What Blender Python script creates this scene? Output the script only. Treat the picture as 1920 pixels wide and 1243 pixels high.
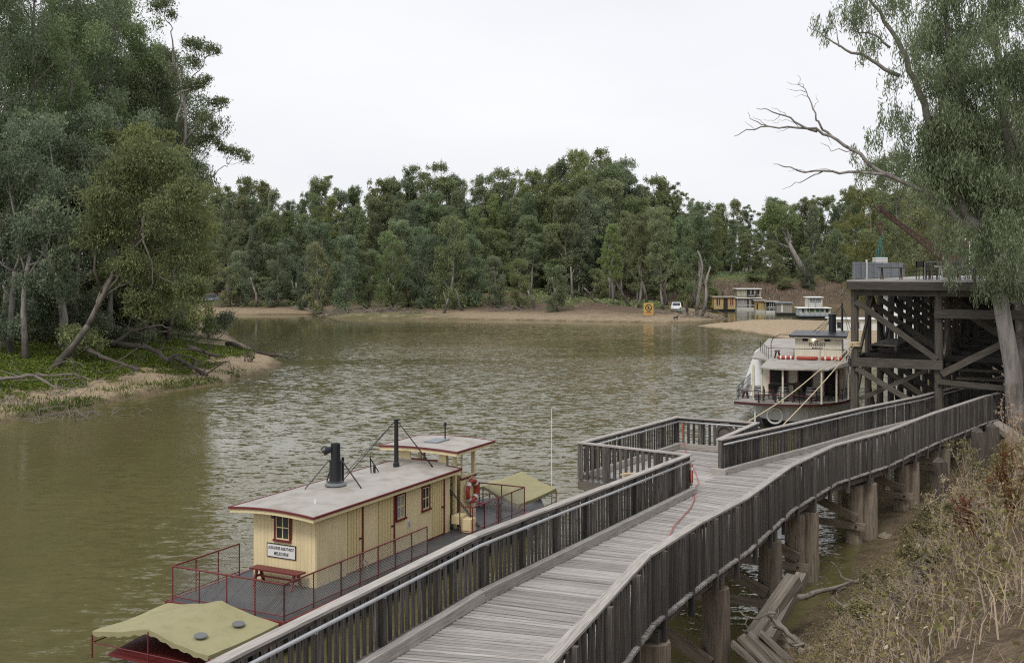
import bpy, math, random
import numpy as np
from mathutils import Vector, Matrix

# ---------------------------------------------------------------- camera, sky, sun, exposure
scene = bpy.context.scene
for o in list(bpy.data.objects): bpy.data.objects.remove(o)
COL = scene.collection
F, HZ, CAMZ = 2050.0, 500.0, 9.0          # focal length and horizon of the photograph, in its pixels; eye height
cam_d = bpy.data.cameras.new('camera')
cam_d.sensor_width = 36.0; cam_d.lens = 36.0*F/1920.0
cam_d.shift_y = -(621.5-HZ)/1920.0
cam_d.clip_start = 0.1; cam_d.clip_end = 3000
cam = bpy.data.objects.new('camera', cam_d); COL.objects.link(cam)
cam.location = (0, 0, CAMZ); cam.rotation_euler = (math.radians(90), 0, 0)
scene.camera = cam

SUN_EL, SUN_AZ = math.radians(52), math.radians(205)   # azimuth clockwise from +Y
world = bpy.data.worlds.new('World'); scene.world = world; world.use_nodes = True
wn, wl = world.node_tree.nodes, world.node_tree.links
bg = wn['Background']
sky = wn.new('ShaderNodeTexSky'); sky.sky_type = 'NISHITA'; sky.sun_disc = False
sky.sun_elevation = SUN_EL; sky.sun_rotation = SUN_AZ; sky.dust_density = 3.0
tc = wn.new('ShaderNodeTexCoord'); mp = wn.new('ShaderNodeMapping'); mp.inputs['Scale'].default_value = (1, 1, 3.2)
nz = wn.new('ShaderNodeTexNoise'); nz.inputs['Scale'].default_value = 1.6; nz.inputs['Detail'].default_value = 5
cr = wn.new('ShaderNodeValToRGB')
cr.color_ramp.elements[0].position = 0.3; cr.color_ramp.elements[0].color = (7.75, 7.95, 8.5, 1)
cr.color_ramp.elements[1].position = 0.72; cr.color_ramp.elements[1].color = (9.4, 9.42, 9.6, 1)
mx = wn.new('ShaderNodeMix'); mx.data_type = 'RGBA'; mx.inputs[0].default_value = 0.93
wl.new(tc.outputs['Generated'], mp.inputs[0]); wl.new(mp.outputs[0], nz.inputs['Vector'])
wl.new(nz.outputs[0], cr.inputs[0]); wl.new(sky.outputs[0], mx.inputs[6]); wl.new(cr.outputs[0], mx.inputs[7])
wl.new(mx.outputs[2], bg.inputs[0]); bg.inputs[1].default_value = 0.1

sl = bpy.data.lights.new('sun', 'SUN'); sl.energy = 1.4; sl.angle = math.radians(15); sl.color = (1, .965, .91)
sun = bpy.data.objects.new('sun', sl); COL.objects.link(sun)
sun.rotation_euler = (math.pi/2 - SUN_EL, 0, math.pi - SUN_AZ)
vs = scene.view_settings
vs.view_transform = 'Standard'; vs.look = 'None'; vs.exposure = 0.12; vs.gamma = 1.0; vs.use_curve_mapping = False
scene.cycles.max_bounces = 5; scene.cycles.diffuse_bounces = 2; scene.cycles.glossy_bounces = 2
scene.cycles.transmission_bounces = 2; scene.cycles.transparent_max_bounces = 4

scene.cycles.use_denoising = False; scene.cycles.filter_width = 1.15

# ---------------------------------------------------------------- helpers
random.seed(7); RNG = np.random.default_rng(7)
def W(px, py=None, d=None, z=None):
    """a point of the place, from where it shows in the photograph and its depth or height"""
    if d is None: d = (CAMZ - z)*F/(py - HZ)
    if z is None: z = CAMZ - (py - HZ)*d/F
    return Vector(((px-960.0)/F*d, d, z))

class MB:
    """collects shapes; build() links them as one mesh object"""
    def __init__(s): s.v = []; s.f = []; s.uv = []; s.mi = []; s.m = 0
    def face(s, idx, uv=None):
        s.f.append(tuple(idx)); s.mi.append(s.m)
        s.uv.append(uv if uv else [(0, 0)]*len(idx))
    def hexa(s, P, L=1.0, w=.1, h=.1):
        """8 corners: 0-3 the start section, 4-7 the end section"""
        b = len(s.v); s.v += [tuple(p) for p in P]
        o = random.random()*50; q = random.random()*50
        dims = [w, h, w, h]; acc = q
        for i in range(4):
            j = (i+1) % 4; a2 = acc+dims[i]
            s.face((b+i, b+j, b+4+j, b+4+i), [(o, acc), (o, a2), (o+L, a2), (o+L, acc)]); acc = a2
        s.face((b+3, b+2, b+1, b), [(o, q), (o+w, q), (o+w, q+h), (o, q+h)])
        s.face((b+4, b+5, b+6, b+7), [(o, q), (o+w, q), (o+w, q+h), (o, q+h)])
    def beam(s, p0, p1, w, h, up=(0, 0, 1)):
        p0, p1, up = Vector(p0), Vector(p1), Vector(up)
        d = p1-p0; L = d.length
        if L < 1e-6: return
        d /= L
        if abs(d.dot(up)) > .98: up = Vector((1, 0, 0)) if abs(d.x) < .9 else Vector((0, 1, 0))
        r = d.cross(up).normalized(); u = r.cross(d)
        c = [(-w/2, -h/2), (w/2, -h/2), (w/2, h/2), (-w/2, h/2)]
        s.hexa([p0+r*a+u*b for a, b in c]+[p1+r*a+u*b for a, b in c], L, w, h)
    def box(s, x0, x1, y0, y1, z0, z1):
        dx, dy, dz = x1-x0, y1-y0, z1-z0
        ax = max(range(3), key=lambda i: (dx, dy, dz)[i])
        c = ((x0+x1)/2, (y0+y1)/2, (z0+z1)/2)
        if ax == 0: s.beam((x0, c[1], c[2]), (x1, c[1], c[2]), dy, dz)
        elif ax == 1: s.beam((c[0], y0, c[2]), (c[0], y1, c[2]), dx, dz)
        else: s.beam((c[0], c[1], z0), (c[0], c[1], z1), dy, dx, (1, 0, 0))
    def tube(s, pts, r, n=6, cap=True):
        pts = [Vector(p) for p in pts]
        rs = r if hasattr(r, '__len__') else [r]*len(pts)
        b = len(s.v); ref = None; acc = 0; o = random.random()*30
        for i, p in enumerate(pts):
            t = (pts[min(i+1, len(pts)-1)]-pts[max(i-1, 0)])
            t = t.normalized() if t.length > 1e-9 else Vector((0, 0, 1))
            if ref is None: ref = t.orthogonal().normalized()
            ref = ref-t*ref.dot(t); ref = ref.normalized() if ref.length > 1e-6 else t.orthogonal().normalized()
            q = t.cross(ref)
            for k in range(n):
                a = 2*math.pi*k/n
                s.v.append(tuple(p+(ref*math.cos(a)+q*math.sin(a))*rs[i]))
            if i:
                L = (p-pts[i-1]).length; c = 2*math.pi*max(rs[0], .01)/n
                for k in range(n):
                    k2 = (k+1) % n; B = b+(i-1)*n
                    s.face((B+k, B+k2, B+n+k2, B+n+k), [(o+acc, k*c), (o+acc, k*c+c), (o+acc+L, k*c+c), (o+acc+L, k*c)])
                acc += L
        if cap:
            s.face([b+k for k in range(n)][::-1]); s.face([b+(len(pts)-1)*n+k for k in range(n)])
    def prism(s, pts, z0, z1, top=None):
        """upright prism over a counter-clockwise outline; top may be another outline or heights"""
        n = len(pts); b = len(s.v); top = top or pts
        s.v += [(p[0], p[1], p[2] if len(p) > 2 else z0) for p in pts]
        s.v += [(p[0], p[1], p[2] if len(p) > 2 else z1) for p in top]
        o = random.random()*20; acc = o
        for i in range(n):
            j = (i+1) % n; L = math.dist(pts[i][:2], pts[j][:2])
            s.face((b+i, b+j, b+n+j, b+n+i), [(acc, 0), (acc+L, 0), (acc+L, z1-z0), (acc, z1-z0)]); acc += L
        s.face([b+i for i in range(n)][::-1], [(p[0], p[1]) for p in pts][::-1]); s.face([b+n+i for i in range(n)], [(p[0], p[1]) for p in top])
    def lathe(s, prof, c=(0, 0, 0), n=16):
        b = len(s.v)
        for r, z in prof:
            for k in range(n):
                a = 2*math.pi*k/n; s.v.append((c[0]+r*math.cos(a), c[1]+r*math.sin(a), c[2]+z))
        for i in range(len(prof)-1):
            for k in range(n):
                k2 = (k+1) % n; B = b+i*n
                s.face((B+k, B+k2, B+n+k2, B+n+k), [(k/n, prof[i][1]), ((k+1)/n, prof[i][1]), ((k+1)/n, prof[i+1][1]), (k/n, prof[i+1][1])])
        s.face([b+k for k in range(n)][::-1]); s.face([b+(len(prof)-1)*n+k for k in range(n)])
    def grid(s, P, uv=None):
        """P[i][j] points"""
        b = len(s.v); m = len(P[0])
        for r in P: s.v += [tuple(p) for p in r]
        for i in range(len(P)-1):
            for j in range(m-1):
                q = (b+i*m+j, b+i*m+j+1, b+(i+1)*m+j+1, b+(i+1)*m+j)
                s.face(q, [(s.v[k][0], s.v[k][1]) for k in q])
    def torus(s, c, R, r, axis='x', n=24, m=8, a0=0, a1=2*math.pi):
        cl = abs(a1-a0-2*math.pi) < 1e-6; P = []
        for i in range(n+1):
            a = a0+(a1-a0)*i/n; row = []
            for k in range(m+1):
                t = 2*math.pi*k/m; q = R+r*math.cos(t); w = r*math.sin(t)
                row.append({'x': (c[0]+w, c[1]+q*math.cos(a), c[2]+q*math.sin(a)), 'y': (c[0]+q*math.cos(a), c[1]+w, c[2]+q*math.sin(a)),
                            'z': (c[0]+q*math.cos(a), c[1]+q*math.sin(a), c[2]+w)}[axis])
            P.append(row)
        s.grid(P)
    def build(s, name, mat, parent=None, loc=None, smooth=False, bevel=0):
        me = bpy.data.meshes.new(name)
        V = s.v
        if loc is not None: V = [(x-loc[0], y-loc[1], z-loc[2]) for x, y, z in V]
        me.from_pydata(V, [], s.f)
        u = me.uv_layers.new(name='UVMap')
        flat = np.array([c for q in s.uv for p in q for c in p], dtype=np.float32)
        if len(flat) == 2*len(me.loops): u.data.foreach_set('uv', flat)
        for mm in (mat if isinstance(mat, (list, tuple)) else [mat]): me.materials.append(mm)
        if isinstance(mat, (list, tuple)): me.polygons.foreach_set('material_index', s.mi)
        if smooth: me.polygons.foreach_set('use_smooth', [True]*len(me.polygons))
        me.update()
        o = bpy.data.objects.new(name, me); COL.objects.link(o)
        if parent is not None: o.parent = parent
        if loc is not None: o.location = loc
        if bevel:
            b = o.modifiers.new('bevel', 'BEVEL'); b.width = bevel; b.segments = 2; b.limit_method = 'ANGLE'
        return o

def np_mesh(name, V, Fq, mat, parent=None, smooth=False):
    me = bpy.data.meshes.new(name)
    V = np.ascontiguousarray(V, dtype=np.float32); Fq = np.ascontiguousarray(Fq, dtype=np.int32)
    k = Fq.shape[1]
    me.vertices.add(len(V)); me.vertices.foreach_set('co', V.ravel())
    me.loops.add(Fq.size); me.loops.foreach_set('vertex_index', Fq.ravel())
    me.polygons.add(len(Fq)); me.polygons.foreach_set('loop_start', np.arange(0, Fq.size, k, dtype=np.int32))
    me.polygons.foreach_set('loop_total', np.full(len(Fq), k, dtype=np.int32))
    if smooth: me.polygons.foreach_set('use_smooth', np.ones(len(Fq), dtype=bool))
    me.update(calc_edges=True)
    if mat: me.materials.append(mat)
    o = bpy.data.objects.new(name, me); COL.objects.link(o)
    if parent is not None: o.parent = parent
    return o

def tag(o, label=None, cat=None, group=None, kind=None):
    if label: o['label'] = label
    if cat: o['category'] = cat
    if group: o['group'] = group
    if kind: o['kind'] = kind
    return o
def thing(name, label, cat, loc=(0, 0, 0), rz=0, group=None):
    o = bpy.data.objects.new(name, None); COL.objects.link(o); o.empty_display_size = .2
    o.location = loc; o.rotation_euler = (0, 0, rz)
    return tag(o, label, cat, group)
def copy_tree(o, parent=None):
    c = o.copy(); COL.objects.link(c); c.parent = parent
    for ch in list(o.children): copy_tree(ch, c)
    return c
def shared(name, me, loc, parent, rot=(0, 0, 0), scale=(1, 1, 1)):
    o = bpy.data.objects.new(name, me); COL.objects.link(o); o.parent = parent
    o.location = loc; o.rotation_euler = rot; o.scale = scale
    return o
def text(body, size, mat, parent, loc, rot, name='lettering', extrude=.004, shear=0, sx=1.0):
    c = bpy.data.curves.new(name, 'FONT'); c.body = body; c.size = size; c.align_x = 'CENTER'; c.align_y = 'CENTER'
    c.extrude = extrude; c.shear = shear; c.materials.append(mat); c.offset = size*.004
    o = bpy.data.objects.new(name, c); COL.objects.link(o)
    me = bpy.data.meshes.new_from_object(o.evaluated_get(bpy.context.evaluated_depsgraph_get()))
    bpy.data.objects.remove(o); bpy.data.curves.remove(c)
    o = bpy.data.objects.new(name, me); COL.objects.link(o); o.parent = parent; o.location = loc; o.rotation_euler = rot
    o.scale = (sx, 1, 1)
    return o

# ---------------------------------------------------------------- materials
def new_mat(name):
    m = bpy.data.materials.new(name); m.use_nodes = True
    n = m.node_tree.nodes; return m, n, m.node_tree.links, n['Principled BSDF']
def ramp(n, l, src, stops):
    r = n.new('ShaderNodeValToRGB'); e = r.color_ramp.elements
    while len(e) < len(stops): e.new(.5)
    for el, (p, c) in zip(e, stops): el.position = p; el.color = (*c, 1)
    l.new(src, r.inputs[0]); return r.outputs[0]
def noise(n, l, vec, scale, detail=4, rough=.6, sc=None):
    t = n.new('ShaderNodeTexNoise'); t.inputs['Scale'].default_value = scale; t.inputs['Detail'].default_value = detail
    t.inputs['Roughness'].default_value = rough
    if sc:
        mpn = n.new('ShaderNodeMapping'); mpn.inputs['Scale'].default_value = sc; l.new(vec, mpn.inputs[0]); vec = mpn.outputs[0]
    if vec is not None: l.new(vec, t.inputs['Vector'])
    return t.outputs[0]
def mixc(n, l, fac, a, b, mode='MIX'):
    x = n.new('ShaderNodeMix'); x.data_type = 'RGBA'; x.blend_type = mode
    for k, s in ((0, fac), (6, a), (7, b)):
        if isinstance(s, (int, float)): x.inputs[k].default_value = s
        elif isinstance(s, tuple): x.inputs[k].default_value = (*s, 1)
        else: l.new(s, x.inputs[k])
    return x.outputs[2]
def math_(n, l, op, a, b=0.0):
    x = n.new('ShaderNodeMath'); x.operation = op
    for k, s in ((0, a), (1, b)):
        if isinstance(s, (int, float)): x.inputs[k].default_value = s
        else: l.new(s, x.inputs[k])
    return x.outputs[0]
def bump(n, l, h, p, strength=.4, dist=.01):
    b = n.new('ShaderNodeBump'); b.inputs['Strength'].default_value = strength; b.inputs['Distance'].default_value = dist
    l.new(h, b.inputs['Height']); l.new(b.outputs[0], p.inputs['Normal'])

def wood(name, dark, mid, light, island=.35, rough=.85, grain=38):
    m, n, l, p = new_mat(name)
    uv = n.new('ShaderNodeUVMap'); uv.uv_map = 'UVMap'
    g = noise(n, l, uv.outputs[0], 1.0, 6, .65, (1.6, grain, 1))
    big = noise(n, l, uv.outputs[0], 1.0, 3, .5, (.9, 3, 1))
    c = ramp(n, l, g, [(.28, dark), (.5, mid), (.74, light)])
    c2 = mixc(n, l, math_(n, l, 'MULTIPLY', big, .5), c, tuple(x*.62 for x in mid))
    geo = n.new('ShaderNodeNewGeometry'); oi = n.new('ShaderNodeObjectInfo')
    r = math_(n, l, 'FRACT', math_(n, l, 'ADD', geo.outputs['Random Per Island'], oi.outputs['Random']))
    k = math_(n, l, 'ADD', math_(n, l, 'MULTIPLY', r, island), 1-island/2)
    cc = n.new('ShaderNodeVectorMath'); cc.operation = 'SCALE'; l.new(c2, cc.inputs[0]); l.new(k, cc.inputs['Scale'])
    crack = ramp(n, l, noise(n, l, uv.outputs[0], 1.0, 2, .5, (.7, grain*1.8, 1)), [(.30, (.25, .25, .25)), (.37, (1, 1, 1))])
    l.new(mixc(n, l, 1.0, cc.outputs[0], crack, 'MULTIPLY'), p.inputs['Base Color'])
    p.inputs['Roughness'].default_value = rough
    bump(n, l, g, p, .5, .006)
    return m
def paint(name, col, rough=.5, dirt=.25, dirtcol=None, scale=6, metal=0, streak=True):
    m, n, l, p = new_mat(name)
    t = n.new('ShaderNodeTexCoord')
    a = noise(n, l, t.outputs['Object'], scale, 5, .65, (1, 1, .16) if streak else None)
    f = ramp(n, l, a, [(.45, (0, 0, 0)), (.75, (dirt,)*3)])
    l.new(mixc(n, l, f, col, dirtcol or tuple(x*.45 for x in col)), p.inputs['Base Color'])
    p.inputs['Roughness'].default_value = rough; p.inputs['Metallic'].default_value = metal
    b = noise(n, l, t.outputs['Object'], scale*5, 3); bump(n, l, b, p, .12, .005)
    return m
def emis(name, col, s):
    m, n, l, p = new_mat(name); p.inputs['Emission Color'].default_value = (*col, 1); p.inputs['Emission Strength'].default_value = s
    return m
def leafmat(name, c1, c2, c3, obj=.2, trans=.42, sat=.88):
    m, n, l, p = new_mat(name)
    geo = n.new('ShaderNodeNewGeometry'); oi = n.new('ShaderNodeObjectInfo'); t = n.new('ShaderNodeTexCoord')
    big = noise(n, l, t.outputs['Object'], .45, 2)
    r = math_(n, l, 'ADD', math_(n, l, 'MULTIPLY', geo.outputs['Random Per Island'], .6), math_(n, l, 'MULTIPLY', big, .4))
    c = ramp(n, l, r, [(.15, c1), (.5, c2), (.85, c3)])
    h = n.new('ShaderNodeHueSaturation'); l.new(c, h.inputs['Color'])
    l.new(math_(n, l, 'ADD', math_(n, l, 'MULTIPLY', oi.outputs['Random'], .04), .475), h.inputs['Hue'])
    fr = math_(n, l, 'FRACT', math_(n, l, 'MULTIPLY', oi.outputs['Random'], 7.31))
    l.new(math_(n, l, 'ADD', math_(n, l, 'MULTIPLY', fr, obj*2), 1-obj), h.inputs['Value'])
    fs = math_(n, l, 'FRACT', math_(n, l, 'MULTIPLY', oi.outputs['Random'], 13.7))
    l.new(math_(n, l, 'ADD', math_(n, l, 'MULTIPLY', fs, .3), sat), h.inputs['Saturation'])
    n.remove(p); p = n.new('ShaderNodeBsdfDiffuse'); l.new(h.outputs[0], p.inputs['Color'])
    tr = n.new('ShaderNodeBsdfTranslucent'); l.new(h.outputs[0], tr.inputs[0])
    ms = n.new('ShaderNodeMixShader'); ms.inputs[0].default_value = trans
    l.new(p.outputs[0], ms.inputs[1]); l.new(tr.outputs[0], ms.inputs[2]); l.new(ms.outputs[0], n['Material Output'].inputs[0])
    return m
def bark(name, pale, dark, base=(.05, .04, .033)):
    m, n, l, p = new_mat(name)
    t = n.new('ShaderNodeTexCoord'); sp = n.new('ShaderNodeSeparateXYZ'); l.new(t.outputs['Object'], sp.inputs[0])
    a = noise(n, l, t.outputs['Object'], 1.1, 6, .7, (2.2, 2.2, .35))
    c = ramp(n, l, a, [(.36, dark), (.55, pale), (.8, tuple(min(1, x*1.25) for x in pale))])
    b = noise(n, l, t.outputs['Object'], .8, 3)
    k = math_(n, l, 'ADD', math_(n, l, 'MULTIPLY', sp.outputs[2], -.28), math_(n, l, 'ADD', math_(n, l, 'MULTIPLY', b, 1.6), .15))
    f = ramp(n, l, k, [(.1, (0, 0, 0)), (.6, (.85, .85, .85))])
    l.new(mixc(n, l, f, c, base), p.inputs['Base Color']); p.inputs['Roughness'].default_value = .9
    bump(n, l, noise(n, l, t.outputs['Object'], 6, 5, .7, (2, 2, .3)), p, .6, .03)
    return m

M = {}
M['deck'] = wood('weathered deck boards', (.13, .118, .108), (.40, .375, .35), (.60, .57, .54), .6)
M['rail'] = wood('weathered rail timber', (.17, .152, .136), (.42, .385, .35), (.6, .56, .51), .25)
M['balu'] = wood('dark weathered palings', (.026, .023, .021), (.1, .089, .08), (.26, .235, .21), .9, grain=26)
M['pile'] = wood('old round piles', (.1, .08, .058), (.28, .23, .175), (.44, .375, .3), .35, grain=16)
M['brace'] = wood('bracing timber', (.06, .05, .042), (.15, .13, .11), (.25, .22, .19), .4)
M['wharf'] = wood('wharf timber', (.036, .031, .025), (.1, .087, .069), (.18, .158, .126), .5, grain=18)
M['wharfshade'] = wood('shaded wharf timber', (.022, .02, .018), (.06, .055, .05), (.11, .1, .09), .5, grain=18)  # darker copy of the wharf timber, shade under the deck put into its colour
M['log'] = wood('dead grey timber', (.09, .075, .06), (.22, .19, .155), (.36, .32, .27), .3, grain=14)
M['darklog'] = wood('dark dead timber', (.035, .028, .023), (.1, .082, .066), (.18, .15, .125), .3, grain=14)
M['pipe'] = paint('galvanised pipe', (.5, .51, .52), .45, .35, (.2, .14, .09), 3, metal=.35)
M['cream'] = paint('cream boards', (.80, .67, .40), .55, .4, (.5, .38, .2), 3)
M['cream2'] = paint('pale cream boards', (.76, .7, .56), .55, .35, (.42, .35, .24), 3)
M['door'] = paint('ochre cream doors', (.74, .60, .31), .55, .14, (.42, .3, .14), 3)
M['darkmaroon'] = paint('dark maroon paint', (.075, .022, .022), .5, .3, (.04, .02, .02), 8)
M['maroon'] = paint('maroon paint', (.16, .026, .028), .45, .2, (.08, .02, .02), 8)
M['red'] = paint('red paint', (.38, .05, .03), .45, .2, (.2, .03, .02), 6)
M['rustred'] = paint('rust red steel', (.075, .032, .028), .6, .3, (.06, .02, .02), 4)
M['roofgrey'] = paint('grey painted canvas roof', (.41, .385, .35), .85, .95, (.26, .22, .185), 1.5, streak=False)
M['steeldeck'] = paint('dark grey deck plates', (.062, .064, .072), .55, .5, (.12, .11, .1), 2.2, streak=False)
M['black'] = paint('black paint', (.016, .018, .022), .4, .3, (.05, .045, .04), 5)
M['dark'] = paint('interior shade', (.02, .019, .018), .8, .2, (.035, .03, .03), 3)  # flat dark colour painted for the shade in doorways and the open porch
M['white'] = paint('white paint', (.78, .78, .76), .45, .14, (.45, .43, .38), 2.5)
M['hullgrey'] = paint('grey white hull', (.66, .66, .64), .5, .4, (.36, .33, .28), 1.5)
M['glassy'] = paint('dark window glass', (.03, .035, .04), .08, .3, (.1, .11, .12), 2)
M['curtain'] = paint('pale glass with blind', (.32, .34, .36), .12, .4, (.08, .08, .08), 6)
M['canvas'] = paint('khaki canvas', (.345, .315, .17), .9, .5, (.23, .205, .115), 3, streak=False)
M['mesh'] = paint('grey vent mesh', (.16, .17, .17), .6, .3, None, 20)
M['wire'] = paint('galvanised wire', (.3, .29, .27), .5, .2, None, 8, metal=.3)
M['rope'] = paint('cream mooring rope', (.62, .52, .33), .85, .3, (.35, .28, .17), 14)
M['hose'] = paint('red hose', (.45, .1, .08), .5, .1, None, 6)
M['yellow'] = paint('yellow sign paint', (.55, .37, .12), .5, .15, None, 2)
M['tan'] = paint('tan packet', (.55, .42, .25), .7, .3, None, 20)
M['green'] = paint('dark green paint', (.05, .11, .075), .6, .2, None, 3)
M['galv'] = paint('grey steel sheet', (.24, .26, .28), .45, .25, (.15, .16, .17), 2, metal=.25)
M['barrel'] = wood('barrel staves', (.2, .19, .175), (.38, .36, .34), (.52, .5, .47), .3, grain=20)
M['lamp'] = emis('lit lamp', (1, .85, .6), 6)
M['stone'] = paint('bank stone', (.25, .21, .16), .9, .6, (.12, .1, .08), 4, streak=False)
M['tyre'] = paint('tyre rubber', (.02, .02, .02), .85, .2, None, 6)
M['silver'] = paint('silver car paint', (.23, .26, .32), .25, .1, None, 2, metal=.4)
M['carwhite'] = paint('white car paint', (.78, .79, .8), .25, .1, None, 2)
M['skin'] = paint('skin', (.45, .27, .19), .6, .1, None, 6)
M['navy'] = paint('navy clothing', (.025, .03, .05), .85, .2, None, 6)
M['teal'] = paint('teal clothing', (.12, .35, .36), .85, .2, None, 6)
M['netgreen'] = paint('green net cord', (.06, .16, .14), .8, .2, None, 6)
M['lawn'] = paint('lawn', (.18, .22, .06), .9, .5, (.25, .24, .1), .6, streak=False)
M['weatherboard'] = paint('grey weatherboards', (.33, .31, .27), .7, .35, (.17, .15, .12), 3)
M['dullyellow'] = paint('dull yellow boards', (.5, .375, .16), .6, .35, (.28, .19, .08), 3)
M['dullcream'] = paint('dull cream boards', (.46, .41, .31), .6, .3, (.28, .23, .15), 3)
M['bluewhite'] = paint('blue white boards', (.6, .68, .74), .5, .2, None, 3)
M['leafA'] = leafmat('gum leaves mid', (0.134, 0.170, 0.090), (0.241, 0.286, 0.157), (0.358, 0.403, 0.218))
M['leafB'] = leafmat('gum leaves grey green', (0.125, 0.166, 0.101), (0.224, 0.274, 0.174), (0.336, 0.386, 0.246))
M['leafC'] = leafmat('gum leaves olive', (0.151, 0.185, 0.090), (0.263, 0.302, 0.151), (0.381, 0.409, 0.207))
M['leafN'] = leafmat('near gum leaves', (0.118, 0.162, 0.084), (0.224, 0.274, 0.146), (0.370, 0.403, 0.235), .05, .4, .85)
M['bark'] = bark('gum bark', (.30, .275, .25), (.13, .11, .095))
M['barkd'] = bark('dark gum bark', (.2, .175, .15), (.085, .07, .06))
M['twig'] = bark('bare twigs', (.2, .175, .155), (.09, .075, .065), (.09, .075, .065))

# ---------------------------------------------------------------- terrain and river
SHORE = [(-14, -30), (-12, 0), (-2.2, 12), (1.2, 18), (4.6, 24), (9.7, 31.3), (12.5, 38), (15.2, 44), (19.5, 51), (27, 60), (33, 72), (38, 86), (42, 100), (44.5, 114),
         (44, 125), (35, 130), (33.3, 136), (33.2, 142), (31.5, 153.7), (29.3, 160), (27.5, 166), (30, 170.5), (35, 176), (38.4, 179), (45, 180), (52, 178), (62, 175), (80, 178), (96, 200),
         (92, 236), (74, 250), (47, 250), (40, 232), (38.6, 215), (38.5, 200), (37.3, 189), (34.5, 183), (30.5, 176.2), (24.6, 174), (12, 179), (0, 184), (-14.7, 188), (-31.5, 190), (-37, 205), (-58, 204),
         (-56, 186), (-39, 149), (-33.4, 131.8), (-25.5, 112), (-22.6, 106), (-21.3, 100.3), (-20.9, 96), (-21, 92.7), (-21.9, 84), (-23.8, 80.6), (-26, 75), (-26.9, 69.9), (-29.4, 62.8), (-33, 50), (-42, 20), (-50, -30)]
SH = np.array(SHORE, dtype=float)
def hash2(ix, iy, s=0):
    h = (ix*374761393 + iy*668265263 + s*1274126177) & 0xffffffff
    h = ((h ^ (h >> 13))*1274126177) & 0xffffffff
    return ((h ^ (h >> 16)) & 0xffff)/65535.0
def vnoise(x, y, s=0):
    x = np.asarray(x, float); y = np.asarray(y, float)
    ix = np.floor(x).astype(np.int64); iy = np.floor(y).astype(np.int64)
    fx = x-ix; fy = y-iy; fx = fx*fx*(3-2*fx); fy = fy*fy*(3-2*fy)
    a = hash2(ix, iy, s); b = hash2(ix+1, iy, s); c = hash2(ix, iy+1, s); d = hash2(ix+1, iy+1, s)
    return (a*(1-fx)+b*fx)*(1-fy)+(c*(1-fx)+d*fx)*fy
def fbm(x, y, s=0, o=4):
    t = 0; a = .5
    for k in range(o): t = t+a*vnoise(x*2**k, y*2**k, s+k); a *= .5
    return t-.47
def shore_dist(x, y):
    """distance from the water's edge, positive on land"""
    x = np.asarray(x, float); y = np.asarray(y, float)
    best = np.full(x.shape, 1e9); inside = np.zeros(x.shape, bool)
    n = len(SH)
    for i in range(n):
        a = SH[i]; b = SH[(i+1) % n]; e = b-a
        t = np.clip(((x-a[0])*e[0]+(y-a[1])*e[1])/(e@e), 0, 1)
        best = np.minimum(best, (x-a[0]-t*e[0])**2+(y-a[1]-t*e[1])**2)
        c = ((a[1] > y) != (b[1] > y)) & (x < e[0]*(y-a[1])/(e[1] if abs(e[1]) > 1e-9 else 1e-9)+a[0])
        inside ^= c
    d = np.sqrt(best); return np.where(inside, -d, d)
def sm(a, b, t):
    t = np.clip((t-a)/(b-a), 0, 1); return t*t*(3-2*t)
def regions(x, y):
    left = sm(-8, -16, x)*sm(172, 160, y)
    right = sm(-16, -8, x)*sm(128, 118, y)
    back = sm(36, 42, x)*sm(184, 192, y)
    bar = sm(16, 26, x)*sm(120, 127, y)*sm(178, 173+0*y, y-.1*(x-38))*sm(74, 60, x)
    bar = bar*(1-right)
    hill = sm(60, 74, x)*sm(118, 128, y)*(1-back)
    far = np.clip(1-left-right-back-bar-hill, 0, 1)
    s = left+right+back+bar+hill+far
    return left/s, right/s, back/s, bar/s, hill/s, far/s
def height(x, y):
    x = np.asarray(x, float); y = np.asarray(y, float)
    wob = fbm(x*.35, y*.35, 3)*1.6
    d0 = shore_dist(x, y); d = np.where(np.abs(d0) < 40, d0+wob*np.clip(np.abs(y)/90, .3, 1), d0)
    dp = np.maximum(d, 0)
    L, R, B, S, Hh, Fr = regions(x, y)
    big = fbm(x*.08, y*.08, 9); fine = fbm(x*.9, y*.9, 5)
    zl = .28*sm(0, .7, dp)+3.8*(1-np.exp(-dp*.045))+big*1.2*sm(4, 14, dp)
    slope = 1.15-.77*sm(22, 38, y)
    zr = .05+.13*np.minimum(dp, 1.6)+np.minimum(slope*np.maximum(dp-1.6, 0), 7.6)+(fbm(x*.5, y*.5, 21)*.9+fine*.4)*sm(1, 3.5, dp)
    zr = np.where(zr > 6.6, 6.6+(zr-6.6)*.45, zr)
    zb = .2+6.6*(1-np.exp(-(dp/9.0)**1.5))+big*.8*sm(3, 10, dp)+fine*.4*sm(1, 4, dp)
    zs = .62*(1-np.exp(-dp/4.5))
    zh = .3*dp; zh = np.minimum(zh, 7)
    zf = .05+.3*(1-np.exp(-dp/2))+np.minimum(.085*dp, 3.6)+big*1.2*sm(6, 20, dp)
    z = L*zl+R*zr+B*zb+S*zs+Hh*zh+Fr*zf+fine*.12*sm(.3, 2, dp)
    return np.where(d > 0, z, np.maximum(.42*d, -1.8))
def gz(x, y): return float(height(np.array([x]), np.array([y]))[0])

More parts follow.
